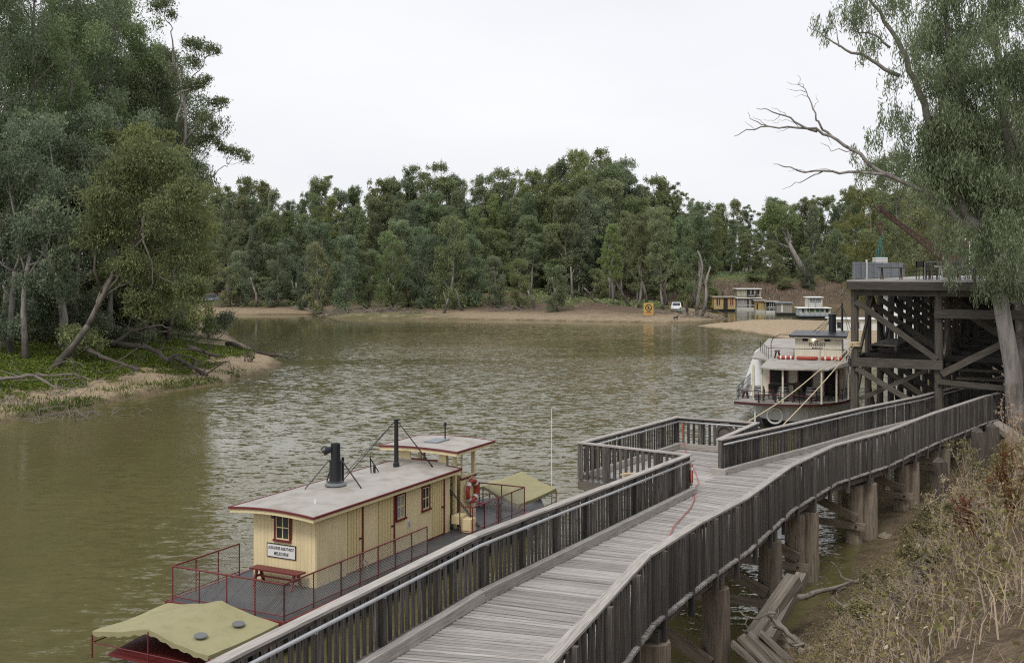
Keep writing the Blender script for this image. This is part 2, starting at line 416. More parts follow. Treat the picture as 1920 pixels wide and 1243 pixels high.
def axis(spans):
    out = []
    for a, b, s in spans: out.append(np.arange(a, b, s))
    return np.concatenate(out+[np.array([spans[-1][1]])])
gx = axis([(-1500, -300, 120), (-300, -90, 10), (-90, -62, 2), (-62, -14, .5), (-14, -2, 1), (-2, 27, .25), (27, 60, .8), (60, 120, 2.5), (120, 320, 12), (320, 1500, 118)])
gy = axis([(-60, 2, 4), (2, 50, .25), (50, 125, .5), (125, 260, 1.0), (260, 340, 5), (340, 2400, 140)])
GX, GY = np.meshgrid(gx, gy)
GZ = height(GX.ravel(), GY.ravel()).reshape(GX.shape)
ny, nx = GX.shape
idx = np.arange(nx*ny).reshape(ny, nx)
quads = np.stack([idx[:-1, :-1], idx[:-1, 1:], idx[1:, 1:], idx[1:, :-1]], -1).reshape(-1, 4)
ground = np_mesh('ground', np.stack([GX.ravel(), GY.ravel(), GZ.ravel()], 1), quads, None, smooth=True)
tag(ground, 'sandy river banks and earth slopes round the bend', kind='structure')
# what the ground is made of, by place: sand, leaf litter, green cover, lawn
fx, fy = GX.ravel(), GY.ravel()
gd = shore_dist(fx, fy); L, R, B, S, Hh, Fr = regions(fx, fy)
n1 = fbm(fx*.22, fy*.22, 31); n2 = fbm(fx*.9, fy*.9, 41)
C = lambda *c: np.array(c)[None, :]
sand, damp, litter, soil, green, lawn, red = C(.40, .315, .215), C(.15, .118, .07), C(.12, .09, .065), C(.17, .128, .085), C(.07, .095, .028), C(.2, .24, .07), C(.2, .145, .105)
def lerp(a, b, t): return a+(b-a)*t[:, None]
cl = lerp(np.repeat(sand, len(fx), 0), np.repeat(green, len(fx), 0), sm(-.1, .25, n1*1.1+n2*.6+(gd-3.6)*.1-sm(-26, -22, fx)*.35))
cl = lerp(cl, np.repeat(litter, len(fx), 0), sm(11, 18, gd+n1*6))
cr_ = lerp(np.repeat(soil, len(fx), 0), np.repeat(litter, len(fx), 0), sm(-.15, .3, n1+n2*.6))
cb = lerp(np.repeat(litter, len(fx), 0), np.repeat(red, len(fx), 0), sm(-.2, .35, n1+n2))
cb = lerp(cb, np.repeat(lawn, len(fx), 0), sm(262, 270, fy)*sm(85, 70, fx))
cf = lerp(np.repeat(sand*.82, len(fx), 0), np.repeat(red*.75, len(fx), 0), sm(4, 13, gd+n1*7))
cf = lerp(cf, np.repeat(green*1.1, len(fx), 0), np.clip(sm(.08, .3, n1)*sm(1, 6, gd)*.5+sm(-36, -30, fx)*sm(-6, -16, fx)*sm(9, 1, gd)*.75*sm(-.2, .2, n2+.1), 0, 1))
cs = np.repeat(sand*1.08, len(fx), 0)
col = cl*L[:, None]+cr_*R[:, None]+cb*B[:, None]+cs*S[:, None]+cr_*Hh[:, None]+cf*Fr[:, None]
col = lerp(col, np.repeat(damp, len(fx), 0), sm(1.0, .25, gd+n2*.5)*.9)
ca = ground.data.color_attributes.new('soil', 'FLOAT_COLOR', 'POINT')
ca.data.foreach_set('color', np.concatenate([np.clip(col, 0, 1), np.ones((len(fx), 1))], 1).astype(np.float32).ravel())
m, n, l, p = new_mat('bank earth')
at = n.new('ShaderNodeAttribute'); at.attribute_name = 'soil'; t = n.new('ShaderNodeTexCoord')
a = noise(n, l, t.outputs['Object'], 2.2, 8, .7); b = noise(n, l, t.outputs['Object'], 14, 4, .7)
v = ramp(n, l, a, [(.3, (.55, .53, .5)), (.5, (1, 1, 1)), (.72, (1.35, 1.3, 1.22))])
v2 = ramp(n, l, b, [(.32, (.55, .52, .5)), (.52, (1, 1, 1)), (.75, (1.3, 1.28, 1.22))])
l.new(mixc(n, l, 1, mixc(n, l, 1, at.outputs[0], v, 'MULTIPLY'), v2, 'MULTIPLY'), p.inputs['Base Color'])
p.inputs['Roughness'].default_value = .95; p.inputs['Specular IOR Level'].default_value = .15
bump(n, l, math_(n, l, 'ADD', a, math_(n, l, 'MULTIPLY', b, .35)), p, .9, .12)
ground.data.materials.append(m)

# river: one sheet at z = 0
mb = MB(); mb.v = [(-260, -60, 0), (260, -60, 0), (260, 330, 0), (-260, 330, 0)]; mb.face((0, 1, 2, 3))
m, n, l, p = new_mat('murky river water')
t = n.new('ShaderNodeTexCoord'); P = t.outputs['Object']
def wave(scale, sc, rot, detail=3, dist=0.0):
    mpn = n.new('ShaderNodeMapping'); mpn.inputs['Scale'].default_value = sc; mpn.inputs['Rotation'].default_value = (0, 0, math.radians(rot)); l.new(P, mpn.inputs[0])
    x = n.new('ShaderNodeTexNoise'); x.inputs['Scale'].default_value = scale; x.inputs['Detail'].default_value = detail; x.inputs['Roughness'].default_value = .55
    x.inputs['Distortion'].default_value = dist
    l.new(mpn.outputs[0], x.inputs['Vector']); return x.outputs[0]
def wcol(scale, sc, rot, detail, rough, dist):
    mpn = n.new('ShaderNodeMapping'); mpn.inputs['Scale'].default_value = sc; mpn.inputs['Rotation'].default_value = (0, 0, math.radians(rot)); l.new(P, mpn.inputs[0])
    x = n.new('ShaderNodeTexNoise'); x.inputs['Scale'].default_value = scale; x.inputs['Detail'].default_value = detail; x.inputs['Roughness'].default_value = rough; x.inputs['Distortion'].default_value = dist
    l.new(mpn.outputs[0], x.inputs['Vector']); return x.outputs[1]
calm = wave(1.0, (.02, .045, 1), 5, 3, .6)
sp = n.new('ShaderNodeSeparateXYZ'); l.new(P, sp.inputs[0])
def mr(src, a, b, c, d):
    q = n.new('ShaderNodeMapRange'); q.interpolation_type = 'SMOOTHSTEP'
    for k, v_ in zip(('From Min', 'From Max', 'To Min', 'To Max'), (a, b, c, d)): q.inputs[k].default_value = v_
    l.new(src, q.inputs[0]); return q.outputs[0]
# the water sheltered by the left bank and by the far wood lies flatter than the open reach
sh = mr(math_(n, l, 'ADD', sp.outputs[0], math_(n, l, 'MULTIPLY', sp.outputs[1], .06)), -15, -5, .35, 1.0)
far = mr(sp.outputs[1], 112, 165, 1.0, .2)
cm = mr(calm, .36, .56, .55, 1.3)
amp = math_(n, l, 'MULTIPLY', math_(n, l, 'MULTIPLY', sh, far), cm)
def vm(op, a, b):
    q = n.new('ShaderNodeVectorMath'); q.operation = op
    for k, s_ in ((0, a), (1, b)):
        if isinstance(s_, tuple): q.inputs[k].default_value = s_
        elif op == 'SCALE' and k == 1: l.new(s_, q.inputs['Scale'])
        else: l.new(s_, q.inputs[k])
    return q.outputs[0]
c1 = vm('SUBTRACT', wcol(1.0, (1.35, 2.9, 1), 10, 4, .66, .4), (.5, .5, .5)); c2 = vm('SUBTRACT', wcol(1.0, (4.6, 7.5, 1), -14, 3, .6, .2), (.5, .5, .5))
tl = vm('ADD', vm('MULTIPLY', c1, (.4, .66, 0)), vm('MULTIPLY', c2, (.2, .32, 0)))
nv = vm('NORMALIZE', vm('ADD', vm('SCALE', tl, amp), (0, 0, 1)), (0, 0, 0)); l.new(nv, p.inputs['Normal'])
mud = noise(n, l, P, .06, 3)
l.new(ramp(n, l, mud, [(.35, (.112, .1, .042)), (.7, (.138, .12, .052))]), p.inputs['Base Color'])
p.inputs['Roughness'].default_value = .06; p.inputs['IOR'].default_value = 1.333
water = mb.build('river', m); tag(water, 'murky olive brown river water with wind ripples', kind='structure')

# ---------------------------------------------------------------- trees
def leaves(centres, radii, per, ll, lw, droop, rng, flat=.75, shell=.2, up_bias=.25, face=.5):
    """leaf-sized faces spread through clumps, the outer ones facing out; returns verts, quads"""
    out = []; nn = []
    for c, r, k in zip(centres, radii, per):
        d = rng.normal(size=(k, 3)); d[:, 2] += up_bias*2; d /= np.linalg.norm(d, axis=1)[:, None]+1e-9
        rad = r*(shell+(1-shell)*rng.random(k)**.6)*(.8+.4*rng.random(k))
        lob = 1+.28*np.sin(d[:, 0]*5+c[0]*3)*np.sin(d[:, 1]*5+c[1]*2)+.2*np.sin(d[:, 2]*6+c[2])
        out.append(np.asarray(c)+d*(rad*lob)[:, None]*np.array([1, 1, flat])); nn.append(d)
    p = np.concatenate(out); d = np.concatenate(nn); k = len(p)
    nr = rng.normal(size=(k, 3)); nr /= np.linalg.norm(nr, axis=1)[:, None]; nr = nr+d*face; nr /= np.linalg.norm(nr, axis=1)[:, None]+1e-9
    a = rng.normal(size=(k, 3))*.8; a[:, 2] -= droop; a -= nr*np.sum(a*nr, 1)[:, None]; a /= np.linalg.norm(a, axis=1)[:, None]+1e-9
    b = np.cross(nr, a)
    s = (.7+.6*rng.random(k))[:, None]
    V = np.stack([p-a*ll*.5*s, p+b*lw*.5*s-a*ll*.05*s, p+a*ll*.5*s, p-b*lw*.5*s-a*ll*.05*s], 1).reshape(-1, 3)
    return V, np.arange(4*k).reshape(-1, 4)

def limb(mb, p0, p1, r0, r1, rng, bend=.12, n=6, sides=7, sag=0):
    p0, p1 = np.array(p0, float), np.array(p1, float); L = np.linalg.norm(p1-p0)
    off = rng.normal(size=3)*bend*L; off2 = rng.normal(size=3)*bend*L*.6
    pts = []
    for i in range(n+1):
        t = i/n; q = p0+(p1-p0)*t+off*math.sin(math.pi*t)+off2*math.sin(2*math.pi*t)
        q[2] += sag*math.sin(math.pi*t)*L; pts.append(q)
    mb.tube([tuple(q) for q in pts], [r0+(r1-r0)*(i/n)**.8 for i in range(n+1)], sides, True)
    return pts

def tree_meshes(seed, H, cw, fork, nl, nclump, cr, nleaf, ll, lw, droop, lm, bm, r0, lean=(0, 0), base=.35, flat=.75, top=.55, gap=.0):
    """a gum: a trunk forking into limbs, clumps of leaves through a tall uneven crown. cw = crown half width,
    base = where the crown begins, top = how pointed the upper crown is"""
    rng = np.random.default_rng(seed); mb = MB(); cs = []; rs = []
    tp_ = np.array([lean[0], lean[1], H*fork])
    trunk = limb(mb, (0, 0, -.6), tuple(tp_), r0, r0*.6, rng, .03, 8, 9)
    lead = limb(mb, trunk[-1], (lean[0]*1.4, lean[1]*1.4, H*.95), r0*.55, r0*.08, rng, .05, 8, 6)
    stem = trunk[2:]+lead
    masses = []                                    # a crown is a handful of leaf masses, each of several clumps
    for i in range(nl):
        f = (i+rng.random()*.8)/nl; z = H*(base+(.97-base)*f); an = 2.4*i+rng.random()*1.2
        w = cw*min(1, (1-f)*(1/top)+.28)*min(1, .55+f*2.2)
        q = np.array([lean[0]*f*1.3+w*math.cos(an)*(.45+.4*rng.random()), lean[1]*f*1.3+w*math.sin(an)*(.45+.4*rng.random()), z])
        st = min(stem, key=lambda p: abs(p[2]-(z-H*.14))+.01*rng.random())
        limb(mb, st, q, r0*.3*(1-.5*f), r0*.05, rng, .08, 6, 5, -.03); masses.append((q, w))
    for k in range(nclump):
        q, w = masses[k % nl]; o = rng.normal(size=3)*np.array([cw*.26, cw*.26, H*.045]); c = q+o; rad = cr*(.6+.7*rng.random())
        if c[2]+rad*flat > H: c[2] = H-rad*flat
        if rng.random() < gap: continue
        cs.append(c); rs.append(rad)
        if k % 3 == 0: limb(mb, q, c, r0*.06, r0*.02, rng, .1, 3, 4)
    cs.append(np.array(lead[-1])); rs.append(cr)
    rs = np.array(rs); per = np.maximum(8, (nleaf*rs**2/np.sum(rs**2)).astype(int))
    V, Q = leaves(cs, rs, per, ll, lw, droop, rng, flat)
    tr = mb.build('trunk', bm, smooth=True); cn = np_mesh('crown', V, Q, lm)
    tm, cm = tr.data, cn.data
    bpy.data.objects.remove(tr); bpy.data.objects.remove(cn)
    return tm, cm
def plant_tree(meshes, name, label, x, y, rz, s, group=None, z=None, sz=None, cat='tree', mat=None):
    t = thing(name, label, cat, (x, y, gz(x, y) if z is None else z), rz, group); t.scale = (s, s, sz or s)
    shared('trunk', meshes[0], (0, 0, 0), t)
    c = shared('crown', meshes[1], (0, 0, 0), t)
    if mat:
        c.material_slots[0].link = 'OBJECT'; c.material_slots[0].material = mat
    return t

FAR = []
for i in range(9):
    tall = i < 6
    FAR.append(tree_meshes(100+i, 28 if tall else 18, (2.9, 3.4, 2.6)[i % 3] if tall else 3.7, .5 if tall else .35, 20 if tall else 15, 120 if tall else 80, .98 if tall else 1.05, 15000 if tall else 12000, .42, .17, 1.0,
               (M['leafA'], M['leafB'], M['leafC'])[i % 3], M['bark'] if i % 3 else M['barkd'], .36, (random.uniform(-1.5, 1.5), random.uniform(-1, 1)), (.14, .3, .2)[i % 3] if tall else .05, 1.1, (.5, .35, .6)[i % 3], .12))
for i in range(2):   # open leggy ones that stand out on the skyline
    FAR.append(tree_meshes(140+i, 30, 3.0, .55, 9, 36, .95, 6000, .42, .17, .8, M['leafA'], M['bark'], .34, (.8-i, 0), .5, .8, .4, .15))

SKY = [(330, 350), (400, 350), (440, 330), (480, 322), (520, 350), (560, 372), (600, 322), (640, 335), (690, 345), (730, 318), (775, 300), (850, 312), (900, 318), (940, 304), (980, 312), (1030, 300),
       (1070, 285), (1110, 272), (1150, 285), (1180, 312), (1240, 330), (1290, 350), (1325, 388), (1350, 380), (1375, 370), (1410, 385), (1445, 362), (1490, 372), (1530, 345), (1580, 345), (1640, 350), (1720, 345), (1900, 340)]
def skyline(px): return float(np.interp(px, [a for a, b in SKY], [b for a, b in SKY]))
def far_tree(px, d, ytop, kinds, name, label, group, rng, mat=None, wide=1.0):
    x = (px-960)/F*d; zb = gz(x, d); ht = CAMZ-(ytop-HZ)*d/F-zb
    k = kinds[int(rng.integers(0, len(kinds)))]; base = 28 if k < 6 else (18 if k < 9 else 30)
    s = ht/base; w = s*(.85+.3*rng.random())*wide
    t = plant_tree(FAR[k], name, label, x, d, rng.random()*6.28, max(w, .55), group, zb, s, mat=mat)
    return t
rng = np.random.default_rng(11)
lm3 = [M['leafA'], M['leafB'], M['leafC'], M['leafA']]
def ordinal(k):
    return str(k)+('th' if 10 < k % 100 < 14 else {1: 'st', 2: 'nd', 3: 'rd'}.get(k % 10, 'th'))
for row, (d0, step, p0, p1, ylow, kinds, wide, nm, lab, grp) in enumerate([
        (285, 38, 300, 1330, 62, [6, 7, 8], 1.9, 'bushy_gum_tree', 'bushy gum deep in the far wood behind the back row', 'deep gums of the far bank wood'),
        (262, 17, 330, 1330, 4, [0, 1, 2, 3, 4, 5, 0, 3, 9, 10], 1, 'gum_tree', 'tall gum in the back row of the far wood', 'back row gums of the far bank wood'),
        (244, 23, 345, 1330, 45, [0, 1, 2, 3, 4, 5], 1, 'gum_tree', 'leafy gum in the middle row of the far wood', 'middle row gums of the far bank wood'),
        (230, 28, 380, 1330, 95, [0, 2, 3, 5, 6, 7], 1, 'gum_tree', 'shorter gum in the front row of the far wood', 'front row gums of the far bank wood'),
        (224, 29, 405, 1320, 190, [6, 7, 8, 1, 4], 1, 'bushy_gum_tree', 'dark understorey gum at the foot of the far wood', 'understorey gums of the far bank wood'),
        (296, 16, 1315, 1790, 4, [0, 1, 2, 3, 4, 5, 9], 1.1, 'gum_tree', 'tall gum on high ground behind the houseboats', 'gums behind the houseboats, back row'),
        (280, 23, 1345, 1790, 35, [1, 4, 1, 2, 5], 1, 'gum_tree', 'gum in the second row behind the houseboats', 'gums behind the houseboats, second row'),
        (312, 40, 1310, 1800, 75, [6, 7, 8], 1.9, 'bushy_gum_tree', 'low bushy gum far back behind the houseboats', 'far back gums behind the houseboats'),
        (260, 24, 1415, 1720, 120, [6, 7, 8], 1.15, 'bushy_gum_tree', 'small dark gum on the slope above the houseboats', 'small gums on the slope above the houseboats'),
        (274, 23, 1432, 1760, 95, [6, 7, 8, 2, 0], 1, 'bushy_gum_tree', 'low gum at the top of the bank above the houseboats', 'low gums above the houseboats')]):
    px = p0; rowt = []
    while px < p1:
        q = px+rng.uniform(-8, 8); d = d0+rng.uniform(-6, 6)
        y = skyline(q)+ylow*(.6+.8*rng.random())+rng.uniform(-6, 22)
        rowt.append((q, far_tree(q, d, y, kinds, nm, lab, grp, rng, lm3[int(rng.integers(0, 4))], wide)))
        px += step*(.75+.5*rng.random())
    for k, (q, tr) in enumerate(sorted(rowt, key=lambda a: a[0])): tr['label'] = lab+', '+ordinal(k+1)+' from the left'
# low bushy ones along the far beach
for k, (px, d, y) in enumerate([(430, 214, 500), (455, 215, 470), (520, 214, 455), (575, 210, 480), (600, 204, 455), (645, 203, 440), (690, 206, 470), (740, 200, 455), (765, 203, 480), (790, 200, 440), (845, 199, 405), (880, 202, 440), (930, 200, 480), (975, 198, 485), (1045, 191, 498)]):
    far_tree(px, d, y, [6, 7, 8], 'bushy_gum_tree', 'low bushy gum at the edge of the far beach, '+ordinal(k+1)+' from the left', 'bushy gums along the far beach', rng, lm3[int(rng.integers(0, 3))])
for k, (px, d, y) in enumerate([(1150, 200, 420), (1195, 198, 400), (1245, 196, 390), (1304, 196, 380), (1322, 200, 410)]):
    far_tree(px, d, y, [1, 4], 'slender_gum_tree', 'slender gum on the far beach about the yellow sign, '+ordinal(k+1)+' from the left', 'slender gums near the yellow sign', rng, lm3[int(rng.integers(0, 3))])
# the pale leaning trunk above the houseboats
mbt = MB(); rg = np.random.default_rng(5)
b0 = W(1520, d=262, z=gz(*W(1520, d=262, z=0)[:2])); b1 = W(1474, 445, d=262)
t = thing('leaning_gum_tree', 'tall gum with a bare white leaning trunk above the white houseboat', 'tree', b0)
pts = limb(mbt, (0, 0, -.5), tuple(b1-b0), 1.0, .45, rg, .03, 8, 8)
cs, rs = [], []
for k in range(7):
    e = np.array(b1-b0)+rg.normal(size=3)*np.array([3.4, 2.5, 1.5])+np.array([-.5, 0, 5.0]); limb(mbt, pts[-1-(k % 3)], e, .3, .08, rg, .1, 5, 5); cs += [e, e+rg.normal(size=3)*1.8, e+rg.normal(size=3)*1.8]; rs += [2.2, 1.6, 1.6]
mbt.build('trunk', M['bark'], t, smooth=True)
V, Q = leaves(cs, rs, [380]*len(cs), .55, .2, .8, rg, .8); np_mesh('crown', V, Q, M['leafA'], t)

# ---- the grove on the left bank
NEAR = []
for i, (H, cw, fork, lm, r0, bc, tp_) in enumerate([(34, 6.6, .5, 'leafB', .55, .16, .4), (32, 6.0, .5, 'leafA', .5, .2, .45), (36, 5.6, .55, 'leafA', .55, .38, .35), (19, 5.0, .3, 'leafC', .3, .1, .4), (22, 4.8, .35, 'leafB', .34, .07, .5)]):
    NEAR.append(tree_meshes(200+i, H, cw, fork, 26 if i < 3 else 18, 190 if i < 3 else 130, 1.2 if i < 3 else .95, 50000 if i < 3 else 40000, .29, .105, 1.3, M[lm], M['bark'], r0, (random.uniform(-1.5, 1.5), random.uniform(-1, 1)), bc, 1.1, tp_, .15))
GROVE = [  # px, depth, kind, turn, size, label
    (-70, 92, 0, .3, 1.0, 'tall dense gum at the left edge, farthest left in the grove'),
    (40, 98, 1, 1.9, 1.08, 'tall gum with pale trunk at the left of the grove'),
    (118, 104, 0, 3.4, 1.05, 'broad tall gum behind the leaning one in the left grove'),
    (190, 112, 2, 5.0, 1.05, 'open topped tall gum deep in the left grove'),
    (262, 116, 1, 2.4, .97, 'tall gum at the right of the left grove, dark crown'),
    (312, 118, 2, .8, .82, 'high open crowned gum reaching out over the river from the left grove'),
    (20, 84, 4, 2.2, .85, 'bushy low gum in front of the grove at the left edge'),
    (140, 92, 4, 4.1, .85, 'bushy dark low gum in the middle of the left grove'),
    (285, 100, 3, 1.2, 1.0, 'light green drooping gum nearest the sandy point'),
    (282, 112, 4, 3.0, .85, 'small bushy gum behind the sandy point'),
    (-150, 86, 2, 1.0, 1.0, 'tall gum outside the left edge of the grove'),
    (60, 122, 2, 4.4, 1.0, 'tall gum at the back of the left grove'),
    (288, 128, 1, 3.7, .85, 'mid height gum at the right end of the left grove'),
    (262, 126, 0, 1.4, .98, 'dense tall gum behind the open crowned one at the grove end'),
    (215, 130, 0, .2, 1.1, 'densest tall gum at the back of the grove centre'),
    (-20, 128, 1, 4.9, 1.15, 'tall gum at the back of the grove far left'),
    (130, 140, 1, 2.9, 1.2, 'tallest gum at the very back of the grove'),
    (195, 100, 4, .9, .95, 'low bushy gum filling the grove foot behind the logs'),
    (75, 96, 3, 5.4, .9, 'low olive gum filling the grove foot at left'),
    (255, 108, 4, 2.0, .9, 'low blue green gum right of centre at the grove foot')]
for px, d, k, rz, s, lab in GROVE:
    x = (px-960)/F*d
    plant_tree(NEAR[k], 'gum_tree', lab, x, d, rz, s, 'gums of the left bank grove', sz=s*(.96+.08*random.random()))
# the light green gum whose trunk leans to the right
base = W(94, 678, d=80); rg = np.random.default_rng(71)
base.z = gz(base.x, base.y)
t = thing('leaning_gum_tree', 'light green gum with a pale trunk leaning right over green bank', 'tree', base, 0, 'gums of the left bank grove')
mbt = MB(); tp = np.array(W(232, 470, d=82)-base); tp2 = np.array(W(290, 370, d=82)-base)
pts = limb(mbt, (0, 0, -.4), np.array(W(165, 610, d=81)-base), .32, .22, rg, .06, 5, 9)
pts += limb(mbt, pts[-1], tp, .22, .15, rg, .05, 7, 8); pts += limb(mbt, tp, tp2, .15, .08, rg, .05, 4, 7)
cs, rs = [], []
for (px, py, r) in [(270, 300, 1.9), (225, 330, 1.8), (320, 325, 1.8), (350, 370, 1.7), (190, 380, 1.7), (260, 370, 2.0), (310, 410, 1.9), (215, 430, 1.6), (360, 430, 1.6), (175, 450, 1.4), (285, 470, 1.7), (340, 490, 1.7), (245, 500, 1.5), (360, 545, 1.4), (300, 550, 1.5), (260, 570, 1.2), (200, 520, 1.2)]:
    c = np.array(W(px, py, d=82+rg.uniform(-3, 3))-base); cs.append(c); rs.append(r)
    limb(mbt, pts[int(rg.integers(8, len(pts)))], c, .11, .03, rg, .08, 5, 5)
mbt.build('trunk', M['barkd'], t, smooth=True)
V, Q = leaves(cs, rs, [2500]*len(cs), .27, .095, 1.6, rg, .9, .3); np_mesh('crown', V, Q, M['leafA'], t)
# the gum at the right end of the grove whose open boughs reach over the river
rg = np.random.default_rng(33); base = W(318, 612, d=112); base.z = gz(base.x, base.y)
t = thing('gum_tree', 'gum with open feathery boughs reaching right over the river from the grove', 'tree', base, 0, 'gums of the left bank grove'); mbt = MB(); cs, rs = [], []
gp = lambda px, py: np.array(W(px, py, d=112+rg.uniform(-1.5, 1.5))-base)
st = limb(mbt, (0, 0, -.4), gp(322, 400), .34, .24, rg, .03, 8, 8); st2 = limb(mbt, st[-1], gp(330, 120), .24, .1, rg, .04, 9, 7)
for path, tufts in [([(325, 380), (385, 335), (415, 315), (428, 308)], [(432, 285, .9), (450, 288, .9), (462, 298, .7), (415, 280, .7)]), ([(328, 300), (365, 240), (395, 215), (412, 205)], [(405, 195, 1.0), (420, 192, .7), (385, 225, 1.1), (400, 240, .8)]), ([(330, 230), (360, 150), (385, 110)], [(375, 90, 1.1), (395, 95, .9), (408, 98, .5), (355, 85, 1.1), (365, 120, 1.0)]),
                    ([(330, 140), (320, 60), (310, 20)], [(310, 5, 1.1), (295, 15, 1.2), (322, 30, .8)]), ([(326, 340), (370, 285), (395, 265)], [(395, 258, 1.1), (375, 270, 1.3), (408, 270, .7)]), ([(324, 370), (360, 345), (380, 335)], [(372, 320, 1.2), (350, 330, 1.4)]), ([(330, 180), (350, 170), (372, 165)], [(375, 160, 1.1), (355, 165, 1.3), (390, 150, .6)])]:
    pp = [gp(*q) for q in path]
    for a_, b_, r_ in zip(pp[:-1], pp[1:], (.12, .07, .04)): limb(mbt, a_, b_, r_, r_*.55, rg, .06, 5, 5)
    for (px, py, r_) in tufts:
        c = gp(px, py); limb(mbt, pp[-1], c, .035, .015, rg, .08, 4, 4); cs.append(c); rs.append(r_)
mbt.build('trunk', M['bark'], t, smooth=True); V, Q = leaves(cs, rs, [int(420*r_**2)+60 for r_ in rs], .3, .1, 1.3, rg, .9, .1); np_mesh('crown', V, Q, M['leafA'], t)
# other bare trunks that show at the grove's foot
for px, py, d, px2, py2, r, lab in [(12, 650, 88, 35, 400, .5, 'thick pale trunked gum at the left edge of the bank'), (112, 655, 88, 70, 380, .42, 'pale straight trunked gum left of the leaning one'), (285, 625, 100, 275, 460, .3, 'slim dark trunked gum behind the fallen logs'),
                              (310, 620, 104, 318, 440, .26, 'slim reddish trunked gum behind the fallen logs'), (265, 620, 98, 300, 450, .34, 'slanting pale trunked gum behind the fallen logs'), (48, 680, 82, 58, 470, .3, 'dark forked trunked gum at the foot of the grove'), (212, 640, 96, 196, 430, .32, 'grey trunked gum at the centre of the grove')]:
    b = W(px, py, d=d); b.z = gz(b.x, b.y); e = np.array(W(px2, py2, d=d+1)-b)
    t = thing('gum_tree', lab, 'tree', b, 0, 'gums of the left bank grove'); mbt = MB(); rg = np.random.default_rng(int(px*7+d))
    pts = limb(mbt, (0, 0, -.5), e, r, r*.45, rg, .03, 8, 8); cs, rs = [], []
    for k in range(7):
        q = e+rg.normal(size=3)*np.array([2.2, 2.2, 2.4])+np.array([0, 0, 2.5]); limb(mbt, pts[-1-(k % 4)], q, r*.3, .04, rg, .08, 5, 5); cs.append(q); rs.append(1.5)
    mbt.build('trunk', M['bark'], t, smooth=True); V, Q = leaves(cs, rs, [650]*len(cs), .4, .13, 1.6, rg, 1.0, .3); np_mesh('crown', V, Q, M['leafB'], t)
# the bush at the water by the sandy point
def bush(px, py, d, w, h, mat, lab, n=2600, seed=1, ll=.3, lw=.1):
    b = W(px, py, d=d); b.z = gz(b.x, b.y); rg = np.random.default_rng(seed)
    t = thing('bush', lab, 'bush', b, 0, 'bushes on the banks'); mbt = MB(); cs, rs = [], []
    for k in range(9):
        q = np.array([rg.uniform(-w, w), rg.uniform(-w, w)*.6, h*(.35+.6*rg.random())]); limb(mbt, (q[0]*.15, q[1]*.15, -.1), q, .05, .02, rg, .1, 4, 4); cs.append(q); rs.append(h*.38)
    mbt.build('stem', M['twig'], t); V, Q = leaves(cs, rs, [n//9]*9, ll, lw, .6, rg, .8, .2); np_mesh('foliage', V, Q, mat, t)
bush(385, 640, 124, 3.6, 2.6, M['leafB'], 'dense blue green bush at the water behind the sandy point', 3600, 3)
bush(340, 650, 110, 3.0, 2.2, M['leafA'], 'dark green bush under the grove behind the fallen logs', 3200, 4)
bush(130, 655, 84, 2.0, 2.6, M['leafC'], 'upright olive bush between trunks of the grove', 2600, 5)
bush(240, 640, 95, 2.6, 1.8, M['leafB'], 'low dark bush at the foot of the grove', 2600, 6)
for k, (px, d, w, h) in enumerate([(-30, 92, 3, 3.4), (30, 100, 3, 4.2), (70, 92, 2.4, 2.6), (95, 108, 3.4, 4.5), (150, 100, 3, 3.8), (180, 110, 3.4, 4.6), (215, 104, 3, 3.6), (255, 116, 3.4, 4.6), (290, 112, 2.6, 3.4), (300, 122, 3.0, 4.2), (60, 118, 4, 5), (130, 122, 4, 5.2), (200, 126, 4, 5.2), (0, 114, 4, 5), (280, 130, 4, 5), (318, 132, 2.4, 3.6)]):
    bush(px, 640, d, w, h, lm3[k % 3], 'dark understorey bush among the trunks of the left grove, '+ordinal(k+1)+' counted by depth', 3400, 40+k, .3, .11)

# ---- the big gum on the right, by the end of the boardwalk
rg = np.random.default_rng(90); TD = 47.5
base = W(1905, 760, d=TD); base.z = gz(base.x, base.y)-.2
t = thing('river_red_gum', 'large gum with smooth grey trunk and hanging leaves beside the boardwalk end', 'tree', base)
def tp(px, py, d=TD): return np.array(W(px, py, d=d)-base)
mbt = MB(); cs, rs = [], []
mbt.tube([(0, 0, -1.2), (0, 0, .2), tuple(tp(1900, 700)), tuple(tp(1882, 600)), tuple(tp(1868, 520)), tuple(tp(1858, 470)), tuple(tp(1838, 420))], [.6, .42, .36, .33, .31, .29, .24], 14)
mbt.tube([tuple(tp(1930, 760, 49)), tuple(tp(1922, 640, 49)), tuple(tp(1912, 520, 49)), tuple(tp(1905, 400, 49)), tuple(tp(1915, 250, 49)), tuple(tp(1930, 60, 49))], [.42, .36, .32, .28, .22, .12], 10)
def limbpx(path, r0, r1, sides=7):
    pts = [tp(*q) for q in path]; n = len(pts); fine = []
    for i in range(n-1):
        for k in range(3):
            q = pts[i]+(pts[i+1]-pts[i])*k/3; fine.append(q+rg.normal(size=3)*.035)
    fine.append(pts[-1]); mbt.tube([tuple(q) for q in fine], [r0+(r1-r0)*i/(len(fine)-1) for i in range(len(fine))], sides)
    return fine
A1 = limbpx([(1850, 455), (1815, 425), (1780, 395), (1735, 360), (1700, 345), (1650, 322), (1610, 290), (1570, 262), (1530, 245), (1495, 240), (1440, 238), (1400, 245), (1376, 256)], .15, .012)
limbpx([(1530, 247), (1500, 232), (1470, 214), (1440, 207), (1418, 203)], .06, .012, 5)
limbpx([(1560, 255), (1538, 238), (1528, 220), (1522, 195), (1512, 172), (1496, 155)], .06, .012, 5)
limbpx([(1440, 238), (1420, 232), (1408, 222), (1402, 210)], .03, .008, 4); limbpx([(1512, 176), (1490, 170), (1475, 167)], .02, .006, 4)
